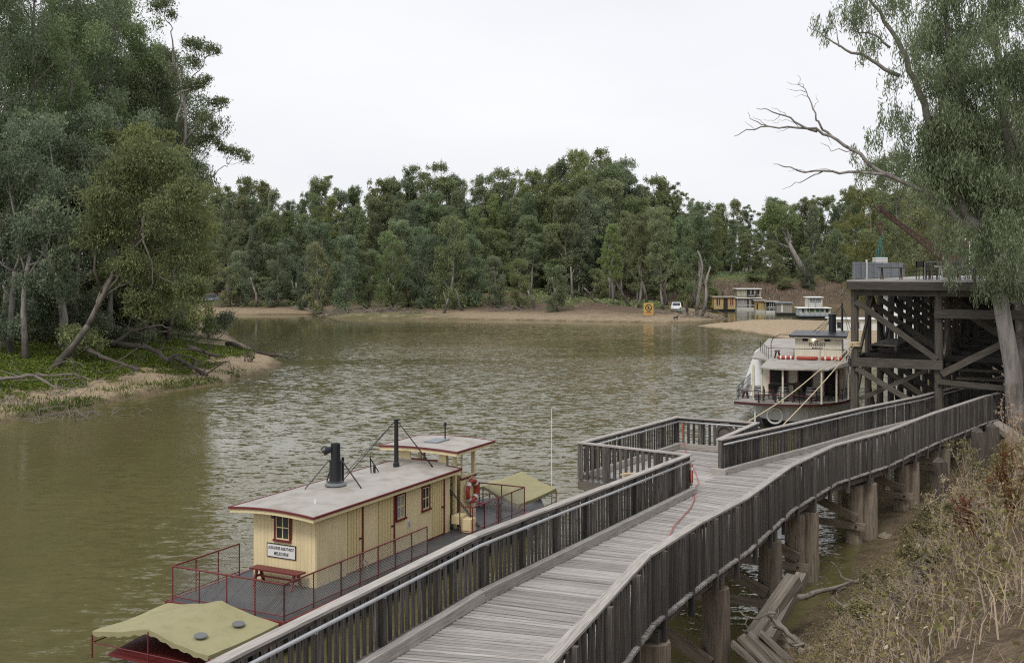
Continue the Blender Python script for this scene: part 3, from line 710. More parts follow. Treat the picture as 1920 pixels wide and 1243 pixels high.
limbpx([(1600, 285), (1560, 280), (1538, 268)], .03, .008, 4)
for q_ in ([(1500, 240), (1480, 228), (1462, 226), (1448, 230)], [(1480, 239), (1466, 246), (1455, 247)], [(1440, 238), (1422, 226), (1412, 218)], [(1525, 205), (1532, 190), (1530, 178)], [(1518, 185), (1504, 178), (1490, 182)], [(1505, 165), (1500, 150), (1495, 140)], [(1475, 215), (1458, 206), (1446, 200)], [(1545, 252), (1555, 262), (1560, 272)], [(1510, 322), (1490, 320), (1478, 322)], [(1560, 322), (1545, 316), (1530, 318)], [(1500, 160), (1485, 158), (1474, 154)], [(1420, 241), (1405, 236), (1396, 228)]): limbpx(q_, .016, .005, 4)
limbpx([(1470, 214), (1452, 226), (1430, 224)], .02, .006, 4)
limbpx([(1670, 330), (1610, 322), (1560, 322), (1510, 322), (1470, 314), (1450, 308)], .08, .012, 5); limbpx([(1545, 321), (1515, 332), (1490, 344), (1466, 356)], .04, .008, 4)
A2 = limbpx([(1838, 430), (1810, 400), (1790, 340), (1765, 280), (1740, 220), (1715, 150), (1690, 90), (1660, 40), (1625, -10)], .26, .06)
A3 = limbpx([(1685, 143), (1645, 118), (1610, 102), (1575, 88), (1545, 68), (1515, 50)], .1, .012, 5); limbpx([(1575, 88), (1568, 60), (1560, 35)], .03, .008, 4); limbpx([(1620, 105), (1640, 95), (1660, 88)], .03, .008, 4)
limbpx([(1670, 90), (1640, 66), (1600, 58), (1592, 56)], .06, .012, 5)
A4 = limbpx([(1845, 440), (1835, 380), (1822, 330), (1810, 270), (1800, 200), (1790, 120), (1775, 40), (1760, -40)], .22, .06)
A5 = limbpx([(1860, 480), (1880, 420), (1900, 340), (1890, 260), (1880, 180), (1870, 90), (1860, 0), (1850, -80)], .28, .08)
A6 = limbpx([(1900, 420), (1870, 400), (1830, 330), (1790, 300)], .1, .03); A7 = limbpx([(1912, 300), (1870, 172), (1820, 215), (1770, 250)], .1, .02)
A8 = limbpx([(1866, 520), (1840, 535), (1815, 500), (1790, 505)], .1, .02, 5); limbpx([(1920, 390), (1880, 400), (1850, 420), (1820, 440)], .08, .02, 5)
def skirts(path, n, spread, r, lo=.3):
    for k in range(n):
        q = path[int(len(path)*(lo+(1-lo)*rg.random())*.999)]; c = q+rg.normal(size=3)*spread; cs.append(c); rs.append(r*(.6+.7*rg.random()))
skirts(A2, 30, .75, .7, .2); skirts(A4, 60, 1.0, .8, .1); skirts(A5, 70, 1.3, .9, .05); skirts(A6, 12, .6, .6); skirts(A7, 16, .7, .6); skirts(A8, 4, .3, .3)
for px, py, r in [(1640, 250, .55), (1660, 300, .55), (1690, 270, .6), (1720, 320, .6), (1700, 230, .5), (1625, 300, .3), (1610, 320, .25), (1760, 360, .6), (1800, 420, .6), (1820, 470, .5), (1740, 300, .6), (1600, 275, .2), (1530, 35, .22), (1545, 52, .2), (1556, 25, .12), (1720, 100, .5), (1745, 40, .6), (1700, 20, .4), (1915, 470, .8), (1880, 380, .8), (1850, 350, .8), (1860, 250, .9), (1905, 150, .9), (1820, 120, .9), (1850, 40, .9), (1790, 180, .8), (1900, 300, .9), (1765, 440, .4)]:
    cs.append(tp(px, py, TD+rg.uniform(-1.5, 1.5))); rs.append(r)
mbt.build('trunk', M['bark'], t, smooth=True)
# leaves hang in strands from each clump
cs = np.array(cs); rs = np.array(rs); per = np.maximum(12, (11500*rs**2/np.sum(rs**2)).astype(int))
P0 = []
for c, r, k in zip(cs, rs, per):
    d = rg.normal(size=(k, 3)); d /= np.linalg.norm(d, axis=1)[:, None]; d[:, 2] *= .9
    P0.append(c+d*(r*(.3+.8*rg.random(k)))[:, None])
P0 = np.concatenate(P0); K = 10
drift = rg.normal(size=(len(P0), 3))*.12; drift[:, 2] = -1; drift /= np.linalg.norm(drift, axis=1)[:, None]
pos = (P0[:, None, :]+drift[:, None, :]*(np.arange(K)*.085)[None, :, None]+rg.normal(size=(len(P0), K, 3))*.055).reshape(-1, 3)
a = rg.normal(size=pos.shape)*.45; a[:, 2] -= 1; a /= np.linalg.norm(a, axis=1)[:, None]
b = np.cross(a, rg.normal(size=pos.shape)); b /= np.linalg.norm(b, axis=1)[:, None]
s = (.7+.6*rg.random(len(pos)))[:, None]; ll, lw = .22, .042
V = np.stack([pos-a*ll*.5*s, pos+b*lw*.5*s, pos+a*ll*.5*s, pos-b*lw*.5*s], 1).reshape(-1, 3)
np_mesh('crown', V, np.arange(len(V)).reshape(-1, 4), M['leafN'], t)
# trees standing behind the wharf
for i, (px, d, k, s, lab) in enumerate([(1700, 150, 4, 1.1, 'olive green gum behind the crane'), (1785, 122, 3, 1.0, 'yellow green drooping gum behind the wharf deck'), (1860, 116, 4, 1.05, 'bushy gum right of the crane behind the wharf'), (1930, 96, 3, 1.2, 'bushy gum at the right edge behind the big trunk'), (1655, 170, 3, 1.1, 'rounded gum left of the crane hook'), (1740, 185, 1, .75, 'taller gum far behind the crane')]):
    x = (px-960)/F*d; z = gz(x, d)
    plant_tree(NEAR[k], 'gum_tree', lab, x, d, i*1.3, s, 'gums behind the wharf', mat=M['leafC'])

# ---------------------------------------------------------------- boardwalk
RH = 1.12                                   # rail height above the boards
LP = [Vector(p) for p in [(-5.9, 7.6, 4.3), (-3.54, 12.97, 4.3), (-.72, 19.3, 4.236), (.58, 22.15, 4.06), (2.23, 25.75, 3.84), (5.18, 32.2, 3.455), (6.8, 35.7, 3.36), (10.5, 40.2, 3.27), (14.25, 45.0, 3.16), (18.4, 49.5, 3.13), (22.4, 54.0, 3.2), (26.0, 58.0, 3.2)]]
RP = [Vector(p) for p in [(-1.55, 8.0, 4.25), (.447, 13.1, 4.25), (2.25, 18.15, 4.2), (3.61, 21.1, 4.05), (5.23, 24.5, 3.8), (7.5, 29.5, 3.6), (9.9, 33.6, 3.5), (12.7, 37.1, 3.4), (16.4, 42.5, 3.3), (21.0, 48.5, 3.25), (23.6, 51.5, 3.2), (27.0, 55.4, 3.2)]]
def pol(P, a, b): return P[a:b+1]
def walk(P, step, start=0.0):
    """points every step along a polyline, with the tangent"""
    out = []; carry = start
    for a, b in zip(P[:-1], P[1:]):
        d = b-a; L = math.hypot(d.x, d.y); t = carry
        while t < L:
            out.append((a+d*(t/L), Vector((d.x, d.y, 0)).normalized())); t += step
        carry = t-L
    return out
down = Vector((0, 0, -RH))
bw = thing('boardwalk', 'weathered timber boardwalk on piles leading past the moored boats', 'boardwalk', (0, 20, 2.5)); BO = Vector((0, 20, 2.5))
def lc(p): return Vector(p)-BO
# boards, one by one: nearest 300 as parts, the rest as one
boards = []
for i in range(len(LP)-1):
    n = max(1, int(((LP[i+1]-LP[i]).length+(RP[i+1]-RP[i]).length)/2/.118))
    for k in range(n):
        t = (k+.5)/n; a = LP[i].lerp(LP[i+1], t)+down; b = RP[i].lerp(RP[i+1], t)+down
        boards.append((a, b))
mbr = MB(); cnt = 0
for k, (a, b) in enumerate(boards):
    wv = (b-a).normalized()*.12
    a2, b2 = a-wv*.6+Vector((0, 0, random.uniform(-.012, .008))), b+wv*1.1+Vector((0, 0, random.uniform(-.012, .008)))
    mm = MB() if (a.y > 11 and cnt < 295) else mbr
    mm.beam(lc(a2)-Vector((0, 0, .025)), lc(b2)-Vector((0, 0, .025)), .097+random.uniform(-.01, .006), .05)
    if mm is not mbr: mm.build('deck_board', M['deck'], bw); cnt += 1
tag(mbr.build('far_deck_boards', M['deck'], bw), kind='stuff')
# landing platform towards the river
LA, LC_, LD, LE, LB = Vector((2.13, 34.4, 3.46)), Vector((6.1, 40.6, 3.42)), Vector((8.8, 39.2, 3.4)), LP[6], LP[5]
ax = (LC_-LA).normalized(); n = int((LC_-LA).length/.125)
for k in range(n):
    t = (k+.5)/n; a = LA.lerp(LC_, t)+down; b = (LB.lerp(LE, min(1, t/.55)) if t < .55 else LE.lerp(LD, (t-.55)/.45))+down
    mm = MB(); mm.beam(lc(a)-Vector((0, 0, .034)), lc(b)-Vector((0, 0, .034)), .114, .05); mm.build('landing_board', M['deck'], bw)
# stringers, edge beams
mb = MB()
for P, off in ((LP, .25), (RP, -.12), (RP, -.55), (LP, 1.2)):
    for a, b in zip(P[:-1], P[1:]):
        d = (b-a); r = Vector((d.y, -d.x, 0)).normalized()*off
        mb.beam(lc(a+r+down)-Vector((0, 0, .19)), lc(b+r+down)-Vector((0, 0, .19)), .14, .26)
for a, b in ((LA, LC_), (LC_, LD), (LA, LB), (LD, LE)):
    mb.beam(lc(a+down)-Vector((0, 0, .2)), lc(b+down)-Vector((0, 0, .2)), .14, .26)
mb.build('stringer', M['brace'], bw)

balu = MB(); balu.box(-.046, .046, -.014, .014, 0, 1.0); bme = balu.build('baluster', M['balu']).data
bpy.data.objects.remove(bpy.data.objects['baluster'])
bmes = [bme]
for k in range(4):
    q = MB(); w = random.uniform(.038, .052); q.box(-w, w, -.014, .014, random.uniform(-.02, .01), 1.0); ob = q.build('baluster', M['balu']); bmes.append(ob.data); bpy.data.objects.remove(ob)
postm = MB(); postm.box(-.05, .05, -.05, .05, 0, 1.0); ob = postm.build('post', M['balu']); pme = ob.data; bpy.data.objects.remove(ob)
def railing(label, P, side, pipe=True, kerb=True, limit=290, drop=0.0, endpost=(True, True), hang=0.0, near_first=True, balspace=.185, kerbends=True):
    """side: +1 when the walkway lies to the right of the line"""
    o = P[0]+down
    t = thing('timber_railing', label, 'railing', o)
    loc = lambda p: Vector(p)-o
    cap = MB(); low = MB(); kb = MB(); pp = MB(); mid = MB()
    for i, (a, b) in enumerate(zip(P[:-1], P[1:])):
        d = (b-a); f = Vector((d.x, d.y, 0)).normalized(); r = Vector((f.y, -f.x, 0))*side
        e0 = f*(.03 if i else .08); e1 = f*(.03 if i < len(P)-2 else .08)
        cap.beam(loc(a-e0+r*.03), loc(b+e1+r*.03), .185, .05)
        mid.beam(loc(a-r*.005)-Vector((0, 0, .085)), loc(b-r*.005)-Vector((0, 0, .085)), .04, .09)
        low.beam(loc(a-r*.0)-Vector((0, 0, RH-.09)), loc(b)-Vector((0, 0, RH-.09)), .05, .075)
        if kerb:
            g = f*.003*i
            kb.beam(loc(a+down+r*.2+g)+Vector((0, 0, .1)), loc(b+down+r*.2-g)+Vector((0, 0, .1)), .15, .2)
    cap.build('top_rail', M['rail'], t, bevel=.008); mid.build('upper_rail', M['balu'], t); low.build('bottom_rail', M['balu'], t)
    if kerb: kb.build('kerb_timber', M['rail'], t, bevel=.012)
    if pipe:
        pts = []
        for i, p in enumerate(P):
            d = (P[min(i+1, len(P)-1)]-P[max(i-1, 0)]); f = Vector((d.x, d.y, 0)).normalized(); r = Vector((f.y, -f.x, 0))*side
            pts.append(loc(p+r*.17)-Vector((0, 0, .14)))
        d0 = (P[1]-P[0]).normalized(); d1 = (P[-1]-P[-2]).normalized()
        pts = [pts[0]-d0*.05]+pts[1:-1]+[pts[-1]+d1*.12]
        pp.tube(pts, .03, 8); po = pp.build('pipe_handrail', M['pipe'], t, smooth=True)
        br = MB()
        for p, f in walk(P, 1.8, .6):
            r = Vector((f.y, -f.x, 0))*side; br.tube([loc(p+r*.06)-Vector((0, 0, .2)), loc(p+r*.15)-Vector((0, 0, .21)), loc(p+r*.17)-Vector((0, 0, .16))], .009, 5)
        br.build('bracket', M['pipe'], po)
    # posts
    plist = [q for q in walk(P, 1.75, 1.0)]
    if endpost[0]: plist.insert(0, (P[0], (P[1]-P[0]).normalized()))
    if endpost[1]: plist.append((P[-1], (P[-1]-P[-2]).normalized()))
    for p, f in plist:
        r = Vector((f.y, -f.x, 0))*side; q = loc(p-r*.085*(1 if hang else 0))
        shared('post', pme, (q.x, q.y, q.z-RH-hang-.02), t, (0, 0, math.atan2(f.y, f.x)), (1, 1, RH+hang-.01))
    # palings
    bl = walk(P, balspace, .06)
    order = sorted(range(len(bl)), key=lambda k: bl[k][0].y); keep = set(order[:limit])
    rest = MB()
    for k, (p, f) in enumerate(bl):
        r = Vector((f.y, -f.x, 0))*side; q = loc(p-r*.045); hgt = RH-.05-drop*0
        if k in keep:
            shared('baluster', bmes[k*7 % 5], (q.x, q.y, q.z-RH+.02), t, (random.uniform(-.02, .02), random.uniform(-.012, .012), math.atan2(f.y, f.x)), (1, 1, hgt))
        else:
            rest.beam((q.x, q.y, q.z-RH+.02), (q.x, q.y, q.z-.03), .09, .028, f)
    if rest.v: tag(rest.build('far_palings', M['balu'], t), kind='stuff')
    return t
railing('grey timber railing with steel pipe handrail between boardwalk and cream boat', LP[0:6], 1, limit=240)
railing('grey timber railing on the bank side of the boardwalk, above the piles', RP, -1, pipe=False, limit=290, hang=.42, balspace=.135)
railing('timber railing with pipe along the far river side of the boardwalk', LP[6:], 1, limit=120)
railing('timber railing closing the near side of the landing', [LB, LA], 1, pipe=False, limit=60, kerb=False, balspace=.2, endpost=(False, True))
railing('timber railing along the river edge of the landing', [LA, LC_], 1, limit=80, balspace=.19, endpost=(False, True))
railing('timber railing with a round dark board across the landing end', [LC_, LD], 1, limit=60, balspace=.2, endpost=(False, True))
railing('short timber railing running from the landing back to the boardwalk', [LD, LE], 1, limit=40, kerb=False, balspace=.2, endpost=(False, True), pipe=False)
# kerb returning round the end post, wide newel
mb = MB(); e = lc(LE+down); f = (LP[7]-LP[6]); f = Vector((f.x, f.y, 0)).normalized(); r = Vector((f.y, -f.x, 0))
mb.beam(e-f*.16-r*.22+Vector((0, 0, .1)), e-f*.16+r*.3+Vector((0, 0, .1)), .16, .2); mb.build('kerb_return', M['rail'], bw, bevel=.01)

# piles, caps and braces
def pile(p, top, bot, r, lean=(0, 0), mat='pile', parent=None, o=None, n=12):
    mbp = MB(); k = 6; pts = []; rr = []
    for i in range(k+1):
        t = i/k; z = bot+(top-bot)*t
        pts.append((p[0]+lean[0]*(1-t)+random.uniform(-.012, .012), p[1]+lean[1]*(1-t)+random.uniform(-.012, .012), z)); rr.append(r*(1.06-.1*t)*random.uniform(.97, 1.03))
    if o is not None: pts = [Vector(q)-o for q in pts]
    mbp.tube(pts, rr, n); return mbp.build('pile', M[mat], parent, smooth=False)
bents = []
fineR = walk(RP, .05, 0)
def at_px(px): return min(fineR, key=lambda q: abs((q[0].x/q[0].y)*F+960-px))
for i, (p, f) in enumerate([at_px(q) for q in (1085, 1235, 1352, 1453, 1522, 1634, 1716, 1775, 1822, 1862)]):
    r = Vector((f.y, -f.x, 0)); a = p+down-r*.12; z = gz(a.x, a.y); top = a.z-.46
    pile(a, top, min(z, .3)-.7, (.3+.06*random.random())*(1 if a.y < 38 else .85), parent=bw, o=BO); bents.append((a, f, top, z))
    a3 = a-r*.2-f*.62; pile(a3, top, min(gz(a3.x, a3.y), .3)-.7, .24+.04*random.random(), parent=bw, o=BO) if i in (4, 5, 6, 7, 8) else None
    b = a-r*2.6; pile(b, top, gz(b.x, b.y)-.7, .24+.04*random.random(), parent=bw, o=BO)
    mb = MB(); mb.beam(lc(a+r*.16)+Vector((0, 0, top-a.z+.07)), lc(b-r*.5)+Vector((0, 0, top-b.z+.07)), .28, .3); mb.build('pile_cap', M['brace'], bw)
    # cross brace from bank side pile down to river side pile, on the near face
    mb = MB(); zb = max(.5, z+.45); of = .96 if i in (4, 5, 6, 7, 8) else .37
    mb.beam(lc(Vector((b.x, b.y, top-.1))-f*of), lc(Vector((a.x, a.y, zb+.35))-f*of), .11, .26); mb.build('diagonal_brace', M['pile'], bw)
    mb = MB(); mb.beam(lc(Vector((b.x, b.y, zb+.1))-f*(of+.02)-r*.4), lc(Vector((a.x, a.y, zb+.1))-f*(of+.02)+r*.3), .1, .22); mb.build('cross_tie', M['pile'], bw)
    for q in (a, b):
        mb = MB(); c = lc(Vector((q.x, q.y, zb+.1))-f*(of+.07)); mb.tube([c, c-f*.03], .04, 6); mb.build('bolt', M['rustred'], bw)
for p in (LA, LC_, LD, LA.lerp(LC_, .5)):
    pile(p+down+Vector((.3, -.1, 0)), p.z-RH-.33, -1.6, .2, parent=bw, o=BO)

# things lying on and hung from the boardwalk
def lifebuoy(loc, rz, label, R=.3, r=.075, group='lifebuoys'):
    t = thing('lifebuoy', label, 'lifebuoy', loc, rz, group)
    mb = MB(); mb.torus((0, 0, 0), R, r, 'x', 32, 10); ring = mb.build('ring', M['red'], t, smooth=True)
    for k in range(4):
        mb = MB(); a = math.pi/4+k*math.pi/2; mb.torus((0, 0, 0), R, r+.006, 'x', 4, 10, a-.16, a+.16); mb.build('white_band', M['white'], ring, smooth=True)
    mb = MB(); pts = []
    for k in range(33):
        a = 2*math.pi*k/32; q = R+r+.03+.04*abs(math.sin(2*a+math.pi/2)); pts.append((.0, q*math.cos(a), q*math.sin(a)))
    mb.tube(pts, .012, 5); mb.build('grab_line', M['rope'], t)
    return t
lifebuoy(LB+down+Vector((.13, .2, .5)), math.radians(-9), 'red and white lifebuoy hung on the end post of the landing, seen edge on', .27, .055)
def deck_z(y): return float(np.interp(y, [q.y for q in LP], [q.z for q in LP]))-RH
def on_deck(px, py):
    d = 30.0
    for _ in range(12): z = deck_z(d)+.02; d = (CAMZ-z)*F/(py-HZ)
    return W(px, py, d=d)
a = W(1280, 793, d=40.2); zc = LC_.z-RH+.03; mb = MB()
pts = [a, Vector((6.25, 40.0, zc+.4)), Vector((6.3, 39.6, zc)), Vector((6.1, 37.5, zc)), Vector((5.95, 35.3, zc-.02)), Vector((5.75, 33.6, deck_z(33.6)+.03))]
pts += [on_deck(1299, 915), on_deck(1303, 935), on_deck(1295, 952), on_deck(1276, 972), on_deck(1262, 988), on_deck(1256, 1005), on_deck(1258, 1014)]
mb.tube(pts, .013, 6); tag(mb.build('hose', M['hose'], loc=tuple(pts[-1]), smooth=True), 'thin red hose trailing across the boardwalk and up the landing rail', 'hose')
c = LB.lerp(LA, 0)-(LP[5]-LP[4]).normalized()*4.1
c = W(1178, 892, d=28.4)
mb = MB(); mb.beam(c+Vector((-.18, -.05, .03)), c+Vector((.16, .08, .03)), .16, .035); mb.beam(c+Vector((-.12, -.05, .065)), c+Vector((.2, .03, .06)), .12, .03)
tag(mb.build('paper_packet', M['tan'], loc=tuple(c)), 'small tan packets lying on the top rail of the boardwalk', 'packet')
# round dark board on landing end
c = LC_.lerp(LD, .62)+Vector((0, 0, -.45)); f = (LD-LC_).normalized(); nrm = Vector((-f.y, f.x, 0))
t = thing('lifebuoy_board', 'dark round backing board fixed on the landing end railing', 'board', c, math.atan2(f.y, f.x)); mb = MB()
mb.prism([(.38*math.cos(a), .42*math.sin(a)) for a in [k*math.pi/4+math.pi/8 for k in range(8)]], -.02, .02); ob = mb.build('panel', M['balu'], t); ob.rotation_euler = (math.pi/2, 0, 0); ob.location = (0, -.12, 0)
mb = MB(); mb.torus((0, -.17, 0), .27, .05, 'y', 20, 6); mb.build('ring', M['darklog'], t, smooth=True)

# fallen timbers and old stumps on the bank
def lying(name, label, p0, p1, w, h, mat='log', cat='timber', n=1, group=None):
    mb = MB(); o = Vector(p0)
    mb.beam(Vector(p0)-o, Vector(p1)-o, w, h); ob = mb.build(name, M[mat], bevel=.015); ob.location = o
    return tag(ob, label, cat, group)
lying('squared_timber', 'long grey squared beam leaning up against the piles', W(1412, 1195, z=.55), W(1490, 1085, z=1.55), .34, .3)
lying('squared_timber', 'second grey beam leaning beside the long one', W(1440, 1200, z=.5), W(1504, 1080, z=1.5), .26, .26)
for k, (x0, y0, x1, y1) in enumerate([(1372, 1205, 1440, 1265), (1388, 1192, 1458, 1262), (1404, 1186, 1474, 1255), (1424, 1184, 1486, 1243)]):
    lying('broken_plank', ['leftmost of the broken planks under the near boardwalk', 'second of the broken planks under the near boardwalk', 'third of the broken planks under the near boardwalk', 'rightmost of the broken planks under the near boardwalk'][k], W(x0, y0, z=1.35+.03*k), W(x1, y1, z=.75+.03*k), .3, .09, group='broken planks below the boardwalk')
def stump(px, ytop, ybot, d, r, label, mat='log'):
    a = W(px, ybot, d=d); b = W(px, ytop, d=d); g = min(a.z, gz(a.x, a.y)); mb = MB()
    hh = b.z-g; mb.tube([(random.uniform(-.03, .03), random.uniform(-.03, .03), -.5+(hh+.5)*q/6) for q in range(7)]+[(.03, .02, hh+.03), (.05, .0, hh+.06)], [r*random.uniform(.88, 1.1) for q in range(7)]+[r*.8, r*.35], 11); ob = mb.build('old_pile', M[mat]); ob.location = (a.x, a.y, g)
    tag(ob, label, 'post', 'old piles on the bank')
stump(1764, 866, 1000, 34.5, .21, 'weathered split old pile standing alone in front of the far piles', 'darklog')
stump(1837, 810, 915, 40, .28, 'broad dark old pile near the big gum trunk', 'darklog')
stump(1862, 800, 900, 42, .25, 'dark old pile hard against the big gum', 'darklog')
mb = MB(); a = W(1870, 800, d=43); b = W(1925, 838, d=41); mb.tube([a-a, (b-a)*.5+Vector((0, 0, .03)), b-a], [.26, .27, .24], 10); ob = mb.build('sawn_log', M['log']); ob.location = a; tag(ob, 'pale sawn log lying by the big gum at the right edge', 'log')
lying('squared_timber', 'dark horizontal beam buried in the bank between old piles', W(1775, 940, d=35.5), W(1840, 945, d=35.2), .3, .32, 'darklog')

# ---------------------------------------------------------------- the cream steamer beside the boardwalk
AZ = math.radians(27.0)
def boat_frame(o, az): return Vector(o), math.pi/2-az      # local +x runs along the boat away from the camera, +y to its left
o, rz = boat_frame((-5.0, 27.85, 0), AZ)
bt = thing('paddle_steamer', 'cream and maroon steamer with grey roof and black funnel moored beside the boardwalk', 'boat', o, rz)
DK = .82
# hull and decks  (x = along, y = left)
mb = MB(); out = [(-3.7, .1), (-2.5, -.9), (10.2, -.98), (12.4, -.6), (14.4, .6), (14.6, .85), (14.4, 1.1), (12.4, 2.2), (10.2, 2.55), (-2.5, 2.45), (-3.7, 1.5)]
ins = [(x, .8+(y-.8)*.86) for x, y in out]
mb.prism(ins, -.6, DK-.32, [(x, y) for x, y in out]); mb.build('hull', M['black'], bt)
mb = MB(); mb.prism([(-2.48, -1.0), (10.25, -1.0), (10.25, 2.57), (-2.48, 2.57)], DK-.1, DK); dk = mb.build('deck', M['steeldeck'], bt)
mb = MB()
for a, b in (((-2.5, -1.03), (10.3, -1.03)), ((-2.5, 2.6), (10.3, 2.6)), ((-2.51, -1.06), (-2.51, 2.63))):
    mb.beam((*a, DK-.06), (*b, DK-.06), .08, .14)
mb.build('rubbing_strake', M['maroon'], bt)
mb = MB(); mb.prism([(-4.85, -.5), (-2.55, -.9), (-2.55, 2.5), (-4.85, 2.05)], .3, .36); mb.build('stern_deck', M['maroon'], bt)
# cabin: boards as separate upright planks
H1 = 1.83; CW = 2.0; CL = 6.75
mb = MB(); mb.box(.02, CL-.02, .02, CW-.02, DK, DK+H1-.02); cab = mb.build('cabin_core', M['door'], bt)
def planking(x0, y0, x1, y1, z0, z1, mat, w=.125, parent=bt, skip=(), gap=.004, proud=.02):
    d = Vector((x1-x0, y1-y0, 0)); L = d.length; d /= L; n = max(1, round(L/w)); w = L/n
    for k in range(n):
        a = k*w; b = a+w
        zz = [(z0, z1)]
        for s0, s1, q0, q1 in skip:
            if b > s0+.02 and a < s1-.02:
                zz = [(z0, q0)]*(q0 > z0+.01)+[(q1, z1)]*(q1 < z1-.01)
        for u0, u1 in zz:
            mm = MB(); c = Vector((x0, y0, 0))+d*(a+w/2); mm.beam((c.x, c.y, u0), (c.x, c.y, u1), proud*2, w-gap, d); mm.build('wall_board', mat, parent)
zt = DK+H1
planking(0, CW, 0, 0, DK, zt, M['cream'], .118, skip=[(.72, 1.2, DK+1.12, DK+1.78)])
def wallseg(x0, x1, mat='cream'): planking(x0, 0, x1, 0, DK, zt, M[mat], .135, skip=[(3.72-x0, 4.16-x0, DK+.95, DK+1.68), (5.10-x0, 5.52-x0, DK+.95, DK+1.66)])
for a, b in ((0, 1.34), (2.06, 2.8), (3.62, 5.66), (6.4, 6.75)): wallseg(a, b)
planking(0, CW, CL, CW, DK, zt, M['cream'], .3)
def door(x0, x1):
    mb = MB(); mb.box(x0+.01, x1-.04, -.03, .01, DK+.03, zt-.04); d_ = mb.build('door', M['door'], bt)
    for k in range(1, 5):
        x = x0+.01+(x1-x0-.05)*k/5; mb = MB(); mb.box(x-.004, x+.004, -.0335, -.0305, DK+.04, zt-.05); mb.build('door_groove', M['maroon'], d_)
    mb = MB(); mb.box(x1-.04, x1+.03, -.05, .01, DK, zt-.02); mb.build('door_post', M['maroon'], d_)
    mb = MB(); mb.tube([(x1-.13, -.03, DK+.85), (x1-.13, -.075, DK+.85)], .028, 8); mb.build('door_knob', M['black'], d_)
door(1.36, 2.03); door(2.82, 3.59); door(5.68, 6.37)
mb = MB(); mb.box(1.3, 6.4, -.045, -.021, DK, DK+.04); mb.build('door_sill', M['maroon'], bt)
def window(c0, c1, z0, z1, face, fixed, curtain=False, sill='maroon'):
    """face 'r' right hand wall at y=fixed, 'n' near wall at x=fixed"""
    def bx(mb, a, b, d0, d1, zz0, zz1):
        if face == 'r': mb.box(a, b, fixed-d1, fixed-d0, zz0, zz1)
        else: mb.box(fixed-d1, fixed-d0, a, b, zz0, zz1)
    mb = MB(); bx(mb, c0, c1, -.012, .012, z0, z1); g = mb.build('window_pane', M['curtain' if curtain else 'glassy'], bt)
    mb = MB(); w = .055
    bx(mb, c0-.05, c0+.005, .0, .045, z0, z1); bx(mb, c1-.005, c1+.05, .0, .045, z0, z1); bx(mb, c0-.05, c1+.05, 0, .047, z1, z1+.045)
    bx(mb, c0-.07, c1+.07, 0, .075, z0-.055, z0); mb.build('window_frame', M[sill], g)
    mb = MB(); m_ = (c0+c1)/2; zm = (z0+z1)/2
    bx(mb, m_-.014, m_+.014, .01, .03, z0, z1); bx(mb, c0, c1, .012, .032, zm-.014, zm+.014)
    bx(mb, c0, c0+.03, .01, .033, z0, z1); bx(mb, c1-.03, c1, .01, .033, z0, z1); bx(mb, c0+.03, c1-.03, .01, .034, z1-.03, z1); bx(mb, c0+.03, c1-.03, .01, .034, z0, z0+.03); mb.build('glazing_bar', M['cream'], g)
window(.82, 1.26, DK+1.12, DK+1.74, 'n', 0); window(3.74, 4.14, DK+.97, DK+1.64, 'r', 0, True); window(5.12, 5.5, DK+.97, DK+1.62, 'r', 0)
# roof: slightly cambered, with fascia
def roof(x0, x1, y0, y1, z, camber, th=.06, n=10, mat='roofgrey', parent=bt, trim='maroon', under='cream'):
    mb = MB(); P = []
    for i in (x0, (x0+x1)/2, x1): P.append([(i, y0+(y1-y0)*k/n, z+camber*(1-(2*k/n-1)**2)) for k in range(n+1)])
    mb.grid([r[::-1] for r in P]); ob = mb.build('roof', M[mat], parent, smooth=True)
    mb = MB(); mb.grid([[(p[0], p[1], p[2]-th) for p in r] for r in P]); mb.build('ceiling', M[under], ob)
    mb = MB()
    for x in (x0-.012, x1+.012):
        for k in range(n):
            a, b = P[0][k], P[0][k+1]; mb.beam((x, a[1], a[2]-.012), (x, b[1], b[2]-.012), .045, .055)
    mb.beam((x0-.03, y0-.012, z-.012), (x1+.03, y0-.012, z-.012), .045, .055); mb.beam((x0-.03, y1+.012, z-.012), (x1+.03, y1+.012, z-.012), .045, .055)
    mb.build('roof_edge', M[trim], ob)
    mb = MB()
    for x in (x0+.02, x1-.02):
        for k in range(n):
            a, b = P[0][k], P[0][k+1]; mb.beam((x, a[1], a[2]-.09), (x, b[1], b[2]-.09), .03, .1)
    mb.beam((x0+.04, y0+.015, z-.085), (x1-.04, y0+.015, z-.085), .03, .09); mb.beam((x0+.04, y1-.015, z-.085), (x1-.04, y1-.015, z-.085), .03, .09)
    mb.build('fascia', M[under], ob)
    return ob
ZR = 2.73
roof(-.47, 6.98, -.28, 2.42, ZR, .075)
# name board
mb = MB(); mb.box(-.045, -.021, .62, 1.52, DK+.66, DK+.98); nb = mb.build('name_board', M['white'], bt)
mb = MB()
for (y0, y1, z0, z1) in ((.60, .62, .64, 1.0), (1.52, 1.54, .64, 1.0), (.62, 1.52, .64, .66), (.62, 1.52, .98, 1.0)): mb.box(-.05, -.018, y0, y1, DK+z0, DK+z1)
mb.build('board_edge', M['black'], nb)
text('ALEXANDER ARBUTHNOT', .115, M['black'], nb, (-.047, 1.07, DK+.885), (math.pi/2, 0, -math.pi/2), sx=.60)
text('MELBOURNE', .125, M['black'], nb, (-.047, 1.07, DK+.745), (math.pi/2, 0, -math.pi/2), sx=.66, shear=.2)
mb = MB(); mb.box(4.3, 4.45, -.035, -.021, DK+.62, DK+.82); nt = mb.build('notice', M['white'], bt)
mb = MB()
for k in range(5): mb.box(4.315, 4.435, -.038, -.0355, DK+.64+k*.035, DK+.655+k*.035)
